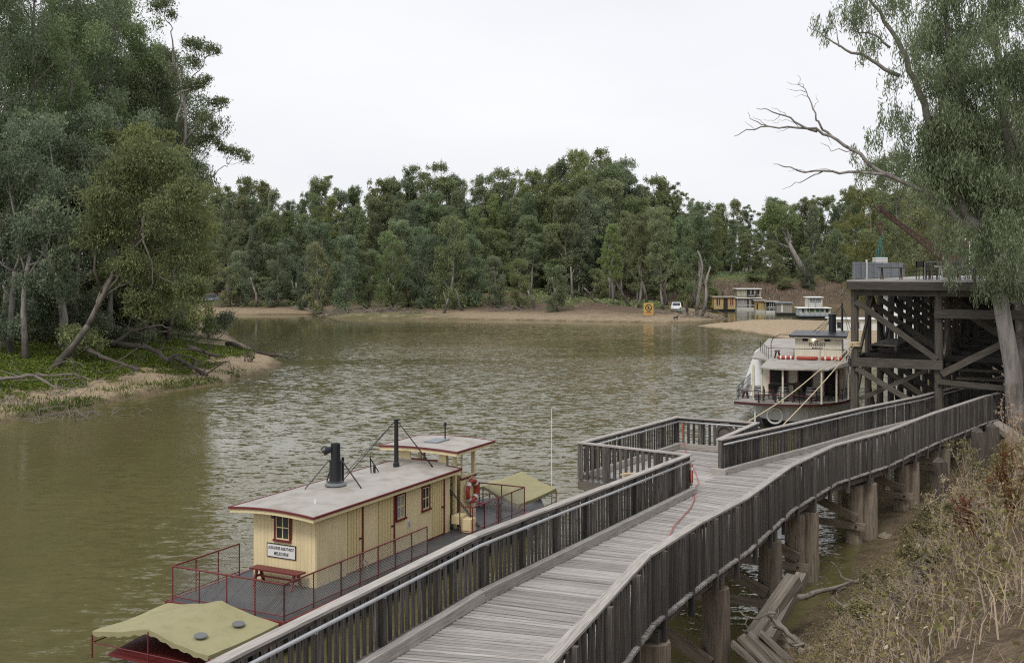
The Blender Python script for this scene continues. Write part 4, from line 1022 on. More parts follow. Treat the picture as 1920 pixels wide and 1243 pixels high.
mb.build('notice_lines', M['black'], nt)
mb = MB(); mb.box(-.14, -.02, 1.26, 1.36, zt-.1, zt+.02); mb.tube([(-.08, 1.31, zt-.1), (-.12, 1.31, zt-.16)], .04, 8); mb.build('flood_lamp', M['mesh'], bt)
# wheelhouse
wx0, wx1, wy0, wy1 = 6.98, 8.4, 0.0, 2.1; WZ = 3.22
mb = MB()
for x, y in ((wx0+.18, wy0+.05), (wx1-.05, wy0+.05), (wx0+.06, wy1-.06), (wx1-.05, wy1-.05), (wx1-.05, 1.05)): mb.box(x-.05, x+.05, y-.05, y+.05, DK, WZ)
mb.build('corner_post', M['cream'], bt)
planking(wx0+.45, wy0, wx1, wy0, DK, DK+1.45, M['cream'], .16, skip=[]); planking(wx1, wy0, wx1, wy1, DK, DK+1.4, M['cream'], .2); planking(wx1, wy1, wx0, wy1, DK, DK+1.5, M['cream'], .2)
mb = MB(); mb.box(wx0-.03, wx0+.01, wy0+.25, wy1, ZR+.02, ZR+.14); mb.build('flashing', M['roofgrey'], bt)
planking(wx0, wy1, wx0, wy0+.25, ZR+.08, WZ, M['cream'], .25, skip=[(.62, 1.5, ZR+.2, WZ-.07)])
mb = MB(); mb.box(wx0-.02, wx0+.02, 1.02, 1.08, ZR+.2, WZ-.07); mb.box(wx0-.05, wx0+.02, .55, 1.52, ZR+.16, ZR+.2); mb.build('window_sill', M['maroon'], bt)
mb = MB(); mb.box(wx0-.012, wx0+.012, .62, 1.5, ZR+.2, WZ-.07); 
mb = MB(); mb.box(wx0+.45, wx1+.06, wy0-.05, wy0+.03, DK+1.45, DK+1.5); mb.build('window_sill', M['maroon'], bt)
mb = MB(); mb.box(wx0+.45, wx1, wy0-.015, wy0+.015, WZ-.12, WZ); mb.box(wx0+.5, wx0+.56, wy0-.015, wy0+.02, DK+1.5, WZ); mb.box(wx0+.5, wx1-.1, wy0-.016, wy0+.02, DK+1.5, DK+1.56); mb.build('window_frame', M['cream'], bt)
mb = MB(); mb.box(wx0+.02, wx1-.06, wy0+.06, wy1-.05, DK+.02, DK+.05); mb.box(wx0+.3, wx0+.36, 1.4, 1.95, DK, DK+1.6); mb.build('wheelhouse_floor', M['steeldeck'], bt)
mb = MB(); mb.torus((wx1-.4, 1.0, DK+1.15), .42, .025, 'x', 20, 6)
for k in range(8):
    a = k*math.pi/4; mb.tube([(wx1-.4, 1.0, DK+1.15), (wx1-.4, 1.0+.55*math.cos(a), DK+1.15+.55*math.sin(a))], .016, 5)
mb.build('steering_wheel', M['darklog'], bt)
roof(6.62, 9.08, -.33, 2.5, 3.3, .05)
mb = MB(); mb.box(7.5, 8.3, .9, 1.4, 3.352, 3.39); mb.build('solar_panel', M['galv'], bt)
mb = MB(); mb.tube([(8.35, 1.1, 3.33), (8.35, 1.1, 3.82)], .025, 6); mb.lathe([(.05, 0), (.06, .05), (.05, .1), (.02, .12)], (8.35, 1.1, 3.8), 8); mb.build('masthead_lamp', M['black'], bt)
mb = MB(); mb.tube([(6.75, 2.0, 3.3), (6.75, 2.0, 4.2)], [.014, .006], 5); mb.build('aerial', M['black'], bt)
# funnel, its ring of stays, mast and stays
fx_, fy_ = 2.76, 1.4; z0 = ZR+.09
mb = MB(); mb.lathe([(.3, 0), (.3, .03), (.2, .12), (.175, .14), (.17, .72), (.135, .73), (.135, 1.18), (.12, 1.18), (.12, 1.05)], (fx_, fy_, z0), 20); fn = mb.build('funnel', M['black'], bt, smooth=False)
mb = MB(); mb.lathe([(.305, .005), (.31, .03), (.22, .1)], (fx_, fy_, z0), 20); mb.build('funnel_collar', M['mesh'], fn)
mb = MB(); mb.tube([(fx_-.1, fy_+.08, z0+1.02), (fx_-.22, fy_+.2, z0+1.0), (fx_-.27, fy_+.24, z0+.96)], [.07, .13, .12], 12); mb.build('steam_whistle', M['black'], fn)
mb = MB()
for (dx, dy) in ((-.75, .5), (.05, -.85), (.4, .6)):
    mb.tube([(fx_+dx, fy_+dy, z0-.02), (fx_+dx*.25, fy_+dy*.28, z0+.68), (fx_, fy_, z0+.72)], .02, 6)
mb.build('funnel_stay', M['black'], fn)
mb = MB(); mb.tube([(fx_+.42, fy_+.05, z0), (fx_+.42, fy_+.05, z0+.72)], .035, 8); mb.build('vent_pipe', M['black'], bt)
mx_, my_ = 6.05, 1.5
mb = MB(); mb.tube([(mx_, my_, z0-.1), (mx_, my_, 4.28)], [.075, .065], 12); mb.lathe([(.1, 0), (.1, .12), (.075, .14)], (mx_, my_, z0-.03), 12); mb.lathe([(.09, 0), (.09, .05)], (mx_, my_, 4.22), 10); ms = mb.build('mast', M['black'], bt)
mb = MB()
for q in ((3.2, 1.5, z0+.02), (4.5, 2.3, z0-.02), (7.1, -.85, DK+.1), (7.25, -.8, DK+.1)): mb.tube([(mx_, my_, 4.25), q], .014, 5)
mb.build('mast_stay', M['black'], ms)
mb = MB(); mb.tube([(4.75, 1.55, z0), (4.7, 1.55, z0+.5)], .02, 6); mb.tube([(4.7, 1.55, z0+.45), (5.0, 1.45, z0)], .018, 6); mb.tube([(4.85, 1.5, z0), (4.85, 1.5, z0+.22)], .04, 8); mb.build('roof_bracket', M['black'], bt)
mb = MB(); mb.tube([(.65, .5, z0-.03), (.65, .5, z0+.08)], .03, 8); mb.build('roof_vent', M['white'], bt)
# railings with wire mesh
def rails(path, h=.84, label=None, step=.9, mesh=True, z=DK):
    t = MB(); ps = []
    t.tube([(x, y, z+h) for x, y in path], .022, 6); t.tube([(x, y, z+.1) for x, y in path], .014, 5)
    rl = t.build('hand_rail', M['maroon'], bt)
    seen = []
    for a, b in zip(path[:-1], path[1:]):
        L = math.dist(a, b); n = max(1, round(L/step))
        for k in range(n+1):
            q = (a[0]+(b[0]-a[0])*k/n, a[1]+(b[1]-a[1])*k/n)
            if q in seen: continue
            seen.append(q); mm = MB(); mm.tube([(*q, z), (*q, z+h)], .018, 6); mm.build('stanchion', M['maroon'], rl)
    if mesh:
        w = MB(); s = .075; r = .0032
        for a, b in zip(path[:-1], path[1:]):
            L = math.dist(a, b); dx, dy = (b[0]-a[0])/L, (b[1]-a[1])/L; hh = h-.1
            for sg in (1, -1):
                k = -hh
                while k < L+hh:
                    s0, s1 = (k, k+hh) if sg > 0 else (k, k-hh)
                    t0, t1 = 0.0, 1.0
                    for bound in (0, L):
                        pass
                    lo, hi = sorted((s0, s1)); cl0, cl1 = max(lo, 0), min(hi, L)
                    if cl1 > cl0+.01:
                        f = lambda q: (q-s0)/(s1-s0)
                        p0 = (a[0]+dx*cl0, a[1]+dy*cl0, z+.1+hh*f(cl0)); p1 = (a[0]+dx*cl1, a[1]+dy*cl1, z+.1+hh*f(cl1))
                        w.tube([p0, p1], r, 3, False)
                    k += s
        tag(w.build('wire_mesh', M['wire'], rl), kind='stuff')
    return rl
rails([(0, 2.5), (-2.42, 2.5), (-2.42, -.93), (-.2, -.93), (3.9, -.93)])
rails([(7.3, -.93), (10.1, -.93), (10.1, 2.5), (8.5, 2.5)])
rails([(6.6, -.45), (6.6, -.9), (7.3, -.93), (7.35, -.4)], mesh=False, step=.5)
mb = MB(); mb.box(6.7, 7.15, -.4, -.1, DK+.25, DK+.5); mb.box(6.75, 7.1, -.75, -.42, DK+.02, DK+.42); mb.build('step_locker', M['cream'], bt)
mb = MB(); mb.tube([(8.9, -.6, DK), (8.9, -.6, DK+.5)], .09, 10); mb.lathe([(.17, 0), (.17, .03), (.02, .14)], (8.9, -.6, DK+.5), 4); mb.build('stove_chimney', M['black'], bt)
mb = MB(); mb.tube([(1.1, -.82, DK), (1.1, -.82, DK+.5), (1.0, -.8, DK+.56), (.92, -.8, DK+.5)], .015, 6); mb.build('davit_hook', M['log'], bt)
# canvas awnings over stern and bow
def awning(x0, x1, y0, y1, yr, zr_, ze, name_mat='canvas', zfar=None, hole=()):
    n, m_ = 40, 40; P = []
    for i in range(n+1):
        t = i/n; x = x0+(x1-x0)*t; row = []
        for k in range(m_+1):
            s = k/m_; y = y0+(y1-y0)*s
            zz = ze+(zr_-ze)*(1-abs(y-yr)/((yr-y0) if y < yr else (y1-yr)))
            zz -= .045*math.sin(math.pi*((y-y0)/(yr-y0) if y < yr else (y1-y)/(y1-yr)))+.03*math.sin(t*math.pi)+.014*math.sin(t*9+s*13)*math.sin(s*17)+.004*math.sin(t*23+s*5)*math.sin(s*29+t*7)
            row.append((x, y, zz))
        P.append(row)
    mb = MB(); mb.grid([r[::-1] for r in P] if x1 > x0 else P)
    # hanging edge
    for edge in ([r[0] for r in P], [r[-1] for r in P], P[0], P[-1]):
        mb.grid([edge, [(p[0], p[1], p[2]-.11-.02*math.sin(k*1.7)) for k, p in enumerate(edge)]])
    ob = mb.build('canvas_awning', M['canvas'], bt, smooth=True); ob.data.materials[0] = M['canvas']
    fr = MB()
    for x in (x0, x1):
        for y in (y0, yr, y1): fr.tube([(x, y, .2), (x, y, (ze if y != yr else zr_)-.06)], .02, 6)
    fr.tube([(x0, y0, .55), (x1, y0, .55)], .015, 5); fr.tube([(x0, y1, .55), (x1, y1, .55)], .015, 5); fr.tube([(x0, y0, .55), (x0, y1, .55)], .015, 5)
    fr.build('awning_frame', M['maroon'], ob)
    for hx, hy in hole:
        mm = MB(); s = (hy-y0)/(yr-y0) if hy < yr else (y1-hy)/(y1-yr)
        sl = (zr_-ze)/(yr-y0); mm.prism([(hx+.16*math.cos(a), hy+.13*math.sin(a), ze+(zr_-ze)*s+.015+.13*math.sin(a)*sl-.03) for a in [k*math.pi/10 for k in range(20)]], 0, 0, [(hx+.16*math.cos(a), hy+.13*math.sin(a), ze+(zr_-ze)*s+.035+.13*math.sin(a)*sl-.03) for a in [k*math.pi/10 for k in range(20)]])
        mm.build('vent_mesh', M['mesh'], ob)
awning(-4.9, -2.58, -.92, 2.5, .8, 1.1, .8, hole=((-4.3, -.15), (-3.25, -.3)))
awning(10.3, 13.3, -.62, 2.1, .75, 1.52, 1.02)
mb = MB(); mb.tube([(13.5, -.35, .3), (13.5, -.35, 3.85)], [.022, .012], 6); mb.build('flag_staff', M['white'], bt)
mb = MB(); mb.box(13.6, 14.3, .1, .5, .5, .75); mb.build('bow_locker', M['white'], bt)
# bench against the near wall, lifebuoy on the wheelhouse
bp = Vector(o)+Vector((math.sin(AZ)*-.35-math.cos(AZ)*.95*-1*-1, math.cos(AZ)*-.35+math.sin(AZ)*.95, DK))
bn = thing('bench', 'maroon slatted bench under the name board on the cream boat', 'bench', bp, rz)
for k in range(3):
    mb = MB(); mb.box(-.17+k*.115, -.065+k*.115, -.78, .78, .4, .44); mb.build('seat_board', M['maroon'], bn)
for y in (-.6, .6):
    for s in (-1, 1):
        mb = MB(); mb.beam((s*.07, y, .4), (s*.2, y, 0), .05, .07); mb.build('leg', M['maroon'], bn)
    mb = MB(); mb.box(-.13, .13, y-.02, y+.02, .2, .25); mb.build('stretcher', M['maroon'], bn)
mb = MB(); mb.box(-.02, .02, -.58, .58, .205, .245); mb.build('long_rail', M['maroon'], bn)
q = Vector(o)+Vector((math.sin(AZ)*8.0+math.cos(AZ)*.1, math.cos(AZ)*8.0-math.sin(AZ)*.1, DK+1.03))
lifebuoy(q, rz-math.pi/2, 'red and white lifebuoy hung on the cream wheelhouse wall', .31, .08)

# ---------------------------------------------------------------- the white two deck steamer by the wharf
PA = math.radians(18)
o2 = Vector((15.67, 59.6, 0)); rz2 = math.pi/2-PA
pv = thing('paddle_steamer', 'large white two deck steamer with grey awning moored end on beside the wharf', 'boat', o2, rz2)
deck = [(.3, 3.5), (-.05, 2.2), (-.15, 1.0), (0, 0), (.5, -.9), (1.2, -1.6), (2.4, -2.3), (4.2, -2.75), (10, -3), (24, -3), (24, 3.6), (10, 3.6)]
mb = MB(); mb.prism(deck, 1.36, 1.5); mb.build('main_deck', M['roofgrey'], pv)
mb = MB()
for a, b in zip(deck, deck[1:]+deck[:1]): mb.beam((*a, 1.42), (*b, 1.42), .12, .15)
mb.build('deck_edge', M['darkmaroon'], pv)
hull = [(.9, 1.5), (.7, .6), (1.0, -.4), (1.9, -1.4), (3.2, -2.1), (5, -2.5), (10, -2.75), (24, -2.7), (24, 3.2), (10, 3.2), (4, 2.9), (1.6, 2.2)]
mb = MB(); mb.prism([(x*.96+.7, .3+(y-.3)*.88) for x, y in hull], -.6, .45, [(x*.985+.14, .3+(y-.3)*.98) for x, y in hull]); mb.build('lower_hull', M['black'], pv)
mb = MB(); mb.prism([(x*.985+.12, .3+(y-.3)*.985) for x, y in hull], .452, 1.36, hull); mb.build('upper_hull', M['hullgrey'], pv)
mb = MB(); mb.torus((.55, 1.35, .75), .42, .06, 'x', 16, 6); mb.tube([(.3, 2.4, 0), (.3, 2.4, 1.1), (.35, 2.2, 1.3)], .05, 6); mb.build('rudder_gear', M['white'], pv)
# cabins
mb = MB(); mb.box(4.6, 20, -2.2, 2.4, 1.5, 3.5); mb.build('main_cabin', M['cream2'], pv)
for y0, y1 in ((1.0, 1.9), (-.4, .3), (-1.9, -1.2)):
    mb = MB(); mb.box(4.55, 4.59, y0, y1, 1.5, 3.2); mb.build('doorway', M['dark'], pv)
    mb = MB(); mb.box(4.52, 4.58, y0-.07, y0, 1.5, 3.25); mb.box(4.52, 4.58, y1, y1+.07, 1.5, 3.25); mb.build('door_frame', M['maroon'], pv)
mb = MB(); mb.prism([(3.0, 1.9), (3.0, -2.7), (4.4, -2.9), (22, -3), (22, 3.5), (4.4, 3.0)][::-1], 3.55, 3.65); mb.build('upper_deck', M['roofgrey'], pv)
# awning roof over the end deck
aw_o = [(.25, 2.15), (-.1, .8), (.3, -1.5), (3.3, -2.65)]; aw_i = [(3.2, 1.95), (3.2, .6), (3.2, -1.2), (3.5, -2.65)]
mb = MB(); mb.grid([[(x, y, 3.42) for x, y in aw_o], [(x, y, 3.66) for x, y in aw_i]]); mb.grid([[(x, y, 3.60) for x, y in aw_i], [(x, y, 3.36) for x, y in aw_o]])
for a, b in zip(aw_o[:-1], aw_o[1:]): mb.beam((*a, 3.38), (*b, 3.38), .05, .08)
mb.build('awning', M['roofgrey'], pv)
for (x, y) in ((.5, 2.05), (1.6, 2.6), (.25, .9), (.35, -1.15), (1.5, -1.9), (3.2, -2.5), (2.2, 2.7)):
    mb = MB(); mb.tube([(x, y, 1.5), (x, y, 3.42)], .055, 8); mb.build('awning_post', M['cream2'], pv)
planking(5.0, .55, 5.0, -2.1, 3.65, 4.86, M['cream2'], .14, parent=pv)
mb = MB(); mb.box(5.03, 9.5, -2.09, .54, 3.65, 4.86); mb.build('wheelhouse', M['cream2'], pv)
mb = MB(); mb.prism([(4.6, .85), (4.6, -2.4), (10, -2.4), (10, .85)][::-1], 4.88, 4.98); mb.build('wheelhouse_roof', M['black'], pv)
mb = MB(); mb.box(4.66, 4.7, -2.38, .83, 4.8, 4.879); mb.build('fascia', M['cream2'], pv)
for y in (-.05, -1.3):
    mb = MB(); mb.box(4.955, 4.975, y-.16, y+.16, 4.62, 4.8); mb.build('window_pane', M['glassy'], pv)
mb = MB(); mb.box(4.955, 4.975, -.78, -.55, 4.58, 4.67); mb.build('plate', M['mesh'], pv)
mb = MB(); mb.lathe([(.02, -.07), (.06, -.04), (.065, .02), (.03, .06)], (4.9, -.52, 4.74), 10); mb.build('lamp', M['lamp'], pv)
text('PEVENSEY', .27, M['black'], pv, (4.965, -.72, 4.42), (math.pi/2, 0, -math.pi/2), sx=.8)
text('MELBOURNE', .13, M['black'], pv, (4.965, -.72, 4.22), (math.pi/2, 0, -math.pi/2), sx=.8)
mb = MB(); mb.lathe([(.3, 0), (.22, .05), (.215, 1.05), (.23, 1.06), (.23, 1.15), (.17, 1.15)], (7.6, -1.5, 4.98), 16); mb.build('funnel', M['black'], pv)
mb = MB()
for q in ((6.4, -.6, 4.98), (8.6, -.3, 4.98), (8.4, -2.2, 4.98)): mb.tube([(7.6, -1.5, 5.8), q], .015, 5)
mb.build('funnel_stay', M['black'], pv)
mb = MB(); mb.tube([(11, -2.0, 3.6), (11, -2.0, 6.7)], [.08, .06], 8)
for q in ((9, -2.4, 5), (9.4, -.4, 5), (13, -2.9, 3.7), (13, 0, 3.7)): mb.tube([(11, -2, 6.55), q], .015, 5)
mb.build('mast', M['black'], pv)
mb = MB(); mb.tube([(4.8, 1.9, 3.65), (4.8, 1.9, 4.5), (4.75, 1.75, 4.85), (4.7, 1.35, 5.0), (4.7, .8, 5.0)], .022, 6); mb.build('curved_stay', M['black'], pv)
# upper rail, lower rails
def railp(path, h, step, z, rows, mat, parent):
    t = MB()
    for r in rows: t.tube([(x, y, z+h*r) for x, y in path], .018, 5)
    rl = t.build('hand_rail', M[mat], parent)
    for a, b in zip(path[:-1], path[1:]):
        n = max(1, round(math.dist(a, b)/step))
        for k in range(n+1):
            mm = MB(); q = (a[0]+(b[0]-a[0])*k/n, a[1]+(b[1]-a[1])*k/n); mm.tube([(*q, z), (*q, z+h)], .018, 5); mm.build('stanchion', M[mat], rl)
railp([(9, 2.9), (3.4, 1.95), (3.3, -2.4), (8, -2.8)], .62, 1.45, 3.66, (1.0,), 'black', pv)
railp([(.4, 3.4), (8.5, 3.45)], .8, .75, 1.5, (1.0, .66, .33), 'black', pv)
railp([(.4, 3.4), (.05, 2.2), (-.05, 1.0), (.1, 0), (.6, -.85), (1.3, -1.5), (2.5, -2.2), (4.2, -2.65), (9, -2.85)], .62, .95, 1.5, (.98, .5), 'black', pv)
# paddle box
pb = [(8.0, 2.5), (8.0, 4.2), (13.5, 4.2), (13.5, 2.5)]; mb = MB(); mb.prism([(9.2, 2.4), (13.6, 2.4), (13.6, 4.1), (9.2, 4.1)], 1.2, 3.6, [(9.6, 2.4), (13.2, 2.4), (13.2, 3.3), (9.6, 3.3)]); mb.build('paddle_box', M['white'], pv)
mb = MB(); mb.prism([(3.4, 2.42), (9.1, 2.42), (9.1, 3.2), (3.4, 3.0)], 1.5, 1.52); mb.box(4.8, 9.1, 2.42, 2.5, 1.5, 3.5); mb.build('side_screen', M['white'], pv)
def on_boat(x, y, z, o=o2, az=PA): return Vector(o)+Vector((math.sin(az)*x-math.cos(az)*y, math.cos(az)*x+math.sin(az)*y, z))
for k, (x, y, L, lab) in enumerate([(3.25, .95, .95, 'red life float at the left on the awning edge of the white steamer'), (3.2, -.25, 1.2, 'long plain red life float in the middle of the awning edge'), (3.25, -1.6, 1.2, 'red and white life float at the right on the awning edge')]):
    t = thing('life_float', lab, 'life float', on_boat(x, y, 3.665), rz2, 'red life floats on the awning')
    mb = MB(); mb.tube([(0, -L/2, .1), (0, -L/2+.08, .1), (0, L/2-.08, .1), (0, L/2, .1)], [.06, .11, .11, .06], 8); mb.build('float_body', M['red'], t, smooth=True)
    if k != 1:
        for q in (-.3, 0, .3):
            mb = MB(); mb.tube([(0, q*L-.04, .1), (0, q*L+.04, .1)], .116, 8); mb.build('band', M['white'], t)
# furniture on its deck
def barrel(p, label, s=1.0):
    t = thing('barrel', label, 'barrel', p, 0, 'barrels on the deck of the white steamer'); t.scale = (s, s, s)
    n = 12
    for k in range(n):
        a0, a1 = 2*math.pi*k/n+.01, 2*math.pi*(k+1)/n-.01; mb = MB()
        mb.grid([[(r*math.cos(a), r*math.sin(a), z) for a in (a0, (a0+a1)/2, a1)] for r, z in ((.2, 0), (.255, .18), (.275, .35), (.255, .52), (.2, .7))]); mb.build('stave', M['barrel'], t)
    for z, r in ((.08, .232), (.2, .264), (.5, .264), (.62, .232)):
        mb = MB(); mb.lathe([(r, -.02), (r+.008, -.02), (r+.008, .02), (r, .02)], (0, 0, z), 16); mb.build('hoop', M['black'], t)
    mb = MB(); mb.lathe([(.19, .655), (.19, .675)], (0, 0, 0), 14); mb.build('head', M['barrel'], t)
barrel(on_boat(1.25, 2.25, 1.5), 'leftmost of the three barrels on the steamer deck', 1.15); barrel(on_boat(1.15, .95, 1.5), 'middle one of the three barrels on the steamer deck', 1.15); barrel(on_boat(1.5, -.55, 1.5), 'rightmost of the three barrels on the steamer deck', 1.15)
def dbench(p, rz_, L, label):
    t = thing('bench', label, 'bench', p, rz_, 'maroon benches on the white steamer')
    mb = MB(); mb.box(-L/2, L/2, -.14, .14, .38, .43); mb.build('seat', M['darkmaroon'], t)
    for x in (-L/2+.2, L/2-.2):
        for s in (-1, 1):
            mb = MB(); mb.beam((x, s*.06, .38), (x, s*.15, 0), .05, .06); mb.build('leg', M['darkmaroon'], t)
dbench(on_boat(.3, 1.75, 1.5), -PA+.25, 1.3, 'maroon bench at the left end of the steamer deck'); dbench(on_boat(.65, -.1, 1.5), -PA-.35, 1.4, 'maroon bench in front of the rightmost barrel'); dbench(on_boat(2.0, 3.1, 1.5), rz2, .9, 'maroon bench along the left rail of the steamer')
dbench(on_boat(4.3, 1.5, 3.66), rz2, .9, 'dark bench on the upper deck of the steamer')
def chair(p, rz_, label, mat='darklog', group='chairs on the white steamer'):
    t = thing('chair', label, 'chair', p, rz_, group)
    mb = MB(); mb.box(-.2, .2, -.2, .2, .42, .46); mb.build('seat', M[mat], t); mb = MB(); mb.box(-.2, .2, .17, .21, .6, .9); mb.build('backrest', M[mat], t)
    for x in (-.17, .17):
        for y in (-.17, .19): mb = MB(); mb.box(x-.02, x+.02, y-.02, y+.02, 0, .42 if y < 0 else .9); mb.build('leg', M[mat], t)
for k, (x, y, r, lab) in enumerate([(1.5, 1.5, .4, 'dark chair between the left and middle barrels'), (1.6, -.1, 1.9, 'dark chair between the middle and right barrels'), (3.1, .2, 2.6, 'dark chair behind the middle barrel under the awning'), (3.0, -1.7, .9, 'dark chair at the right under the steamer awning')]):
    chair(on_boat(x, y, 1.5), r, lab)
mb = MB(); q = on_boat(1.2, 1.15, 1.5); mb.lathe([(.12, 0), (.16, .4), (.15, .4)], (0, 0, 0), 12); ob = mb.build('bin', M['white']); ob.location = q; tag(ob, 'small white bucket standing on the steamer deck', 'bucket')
t = thing('table', 'dark table under the awning behind the barrels', 'table', on_boat(3.5, 1.1, 1.5), rz2)
mb = MB(); mb.box(-.4, .4, -.7, .7, .7, .75); mb.build('table_top', M['darklog'], t)
for x in (-.3, .3):
    for y in (-.6, .6): mb = MB(); mb.box(x-.03, x+.03, y-.03, y+.03, 0, .7); mb.build('leg', M['darklog'], t)
# mooring ropes
def rope(label, pts, sag=.0, r=.024):
    P = []
    for a, b in zip(pts[:-1], pts[1:]):
        for k in range(12):
            t = k/12; P.append(a.lerp(b, t)-Vector((0, 0, sag*math.sin(math.pi*t))))
    P.append(pts[-1]); mb = MB(); mb.tube([q-P[0] for q in P], r, 6); ob = mb.build('mooring_rope', M['rope'], smooth=True); ob.location = P[0]
    return tag(ob, label, 'rope', 'mooring ropes')
knot = W(1600, 643, d=51.85)
rope('cream mooring rope from the wharf pile to the landing corner, left of the two', [knot, W(1533, 697, d=47.5), W(1403, 790, d=39.5)], .12)
rope('cream mooring rope from the wharf pile down behind the boardwalk rail', [knot+Vector((.02, -.02, -.15)), W(1466, 799, d=42.5)], .1)
rope('slack cream rope hanging from the wharf pile to the steamer bow', [knot+Vector((0, .1, -.1)), on_boat(4.2, -2.7, 2.1)], .5, .018)
mb = MB()
for k in range(4): mb.torus((16.3, 52, 5.42-.06*k), .27, .03, 'z', 16, 5)
mb.tube([(16.0, 51.75, 5.4), (15.9, 51.7, 5.2), (16.05, 51.7, 5.0), (15.95, 51.72, 4.8)], .025, 5)
ob = mb.build('rope_hitch', M['rope'], loc=(16.3, 52, 5.3)); tag(ob, 'cream rope hitch wound round the corner pile of the wharf', 'rope')

# ---------------------------------------------------------------- wharf
WA = math.radians(28); WO = Vector((16.3, 52.0, 0)); ZD = 8.3
wr = math.pi/2-WA                     # local +x back along the river, local -y towards the bank (right)
wh = thing('timber_wharf', 'tall dark timber wharf on braced piles at the right', 'wharf', WO, wr)
def wl_(x, y, z=0): return WO+Vector((math.sin(WA)*x+math.cos(WA)*y, math.cos(WA)*x-math.sin(WA)*y, z))   # y measured to the bank here
def wb(name, p0, p1, w, h, mat='wharf', parent=None):
    mb = MB(); mb.beam((p0[0], -p0[1], p0[2]), (p1[0], -p1[1], p1[2]), w, h); return mb.build(name, M[mat], parent or wh)
ROWX = [0, 3.5, 7, 10.5, 14, 17.5, 21, 24.5, 28]; COLY = [0, 3.75, 7.6, 11.2]
for i, x in enumerate(ROWX):
    for j, y in enumerate(COLY):
        g = wl_(x, y); zb = min(0, gz(g.x, g.y))-.8 if j < 2 else gz(g.x, g.y)-.6
        mb = MB(); w = .19 if i == 0 else .17
        pts = [(x, -y, zb), (x+random.uniform(-.03, .03), -y, (zb+ZD)/2), (x, -y, ZD-.4)]
        mb.tube(pts, [w*1.12, w, w*.95], 8); mb.build('pile', M['wharf'] if i < 2 else M['wharfshade'], wh)
    wb('headstock', (x, -.15, ZD-.5), (x, 11.8, ZD-.5), .3, .34, 'wharf' if i == 0 else 'wharfshade')
    if i: 
        for (y0, y1) in ((0, 3.75), (3.75, 7.6)):
            wb('diagonal_brace', (x-.2, y0, 7.3), (x-.2, y1, 4.7), .12, .26, 'wharf' if i < 3 else 'wharfshade'); wb('diagonal_brace', (x+.2, y0, 4.4), (x+.2, y1, 1.6), .12, .26, 'wharfshade')
        wb('waling', (x-.19, -.3, 4.55), (x-.19, 8.2, 4.55), .12, .28, 'wharfshade'); 
for j, y in enumerate(COLY):
    wb('stringer', (-.35, y+.1, ZD-.24), (28.5, y+.1, ZD-.24), .28, .26, 'wharfshade')
    if j < 2:
        for i in range(len(ROWX)-1):
            a, b = ROWX[i], ROWX[i+1]
            wb('diagonal_brace', (a, y+.22, 7.5 if i % 2 else 4.9), (b, y+.22, 4.9 if i % 2 else 7.5), .1, .24, 'wharf' if i < 2 else 'wharfshade')
            wb('diagonal_brace', (a, y-.22, 4.3 if i % 2 else 1.2), (b, y-.22, 1.2 if i % 2 else 4.3), .1, .24, 'wharf' if i < 2 else 'wharfshade')
        wb('waling', (-.3, y-.2, 4.5), (28, y-.2, 4.5), .12, .3, 'wharfshade')
# front frame as in the photograph
wb('front_waling', (-.26, -.1, 4.5), (-.26, 3.95, 4.5), .14, .42); wb('front_waling', (-.27, 3.6, 6.85), (-.27, 8.2, 6.85), .16, .4)
wb('front_brace', (-.22, .1, 7.35), (-.22, 3.7, 4.75), .12, .26); wb('front_brace', (-.22, .1, 4.2), (-.22, 2.9, 2.6), .12, .24); wb('front_brace', (-.22, 3.9, 4.1), (-.22, 7.9, 6.4), .16, .3)
wb('front_brace', (.25, .2, 2.7), (.25, 3.2, 4.2), .1, .2); wb('front_brace', (3.2, .1, 4.4), (3.2, 3.7, 2.0), .12, .24)
wb('front_waling', (-.27, 3.7, 3.75), (-.27, 8.2, 3.5), .12, .22)
for k in range(9):   # the stepped boards in the dark under the deck
    wb('step_board', (1.2+k*.8, 4.3, 3.4+k*.33), (1.2+k*.8, 11.0, 3.4+k*.33), .5, .1, 'wharf' if k < 3 else 'wharfshade')
wb('stair_string', (1.0, 10.6, 3.2), (8.4, 10.6, 6.6), .1, .3, 'wharfshade')
# lattice, and dark boards put in for the gloom under the deck
for k in range(16): wb('shade_board', (11.5, 4.2+k*.45, 2.6), (11.5, 4.2+k*.45, 7.6), .06, .4, 'wharfshade')
for k in range(9): wb('shade_board', (14.3, .3+k*.45, 5.0), (14.3, .3+k*.45, 7.8), .06, .42, 'wharfshade')  # added to darken the bright gaps seen through the bracing
for k in range(10): wb('lattice_slat', (9.8, 3.0+.2*k, 5.6), (9.8, 3.0+.2*k, 7.7), .03, .05, 'wharfshade')
for k in range(8): wb('lattice_slat', (9.75, 2.9, 5.7+.26*k), (9.75, 5.0, 5.7+.26*k), .03, .05, 'wharfshade')
# the walkway half way up
for k in range(22): wb('walkway_board', (1.4+k*.24, .45, 5.2), (1.4+k*.24, 1.7, 5.2), .22, .06, 'wharf')
wb('walkway_bearer', (1.3, .5, 5.06), (6.6, .5, 5.06), .12, .2, 'wharfshade'); wb('walkway_bearer', (1.3, 1.65, 5.06), (6.6, 1.65, 5.06), .12, .2, 'wharfshade')
for k in range(6): wb('walkway_post', (1.5+k*.95, 1.65, 5.2), (1.5+k*.95, 1.65, 6.1), .07, .07, 'wharfshade')
wb('walkway_rail', (1.4, 1.65, 6.1), (6.5, 1.65, 6.1), .07, .08, 'wharfshade')
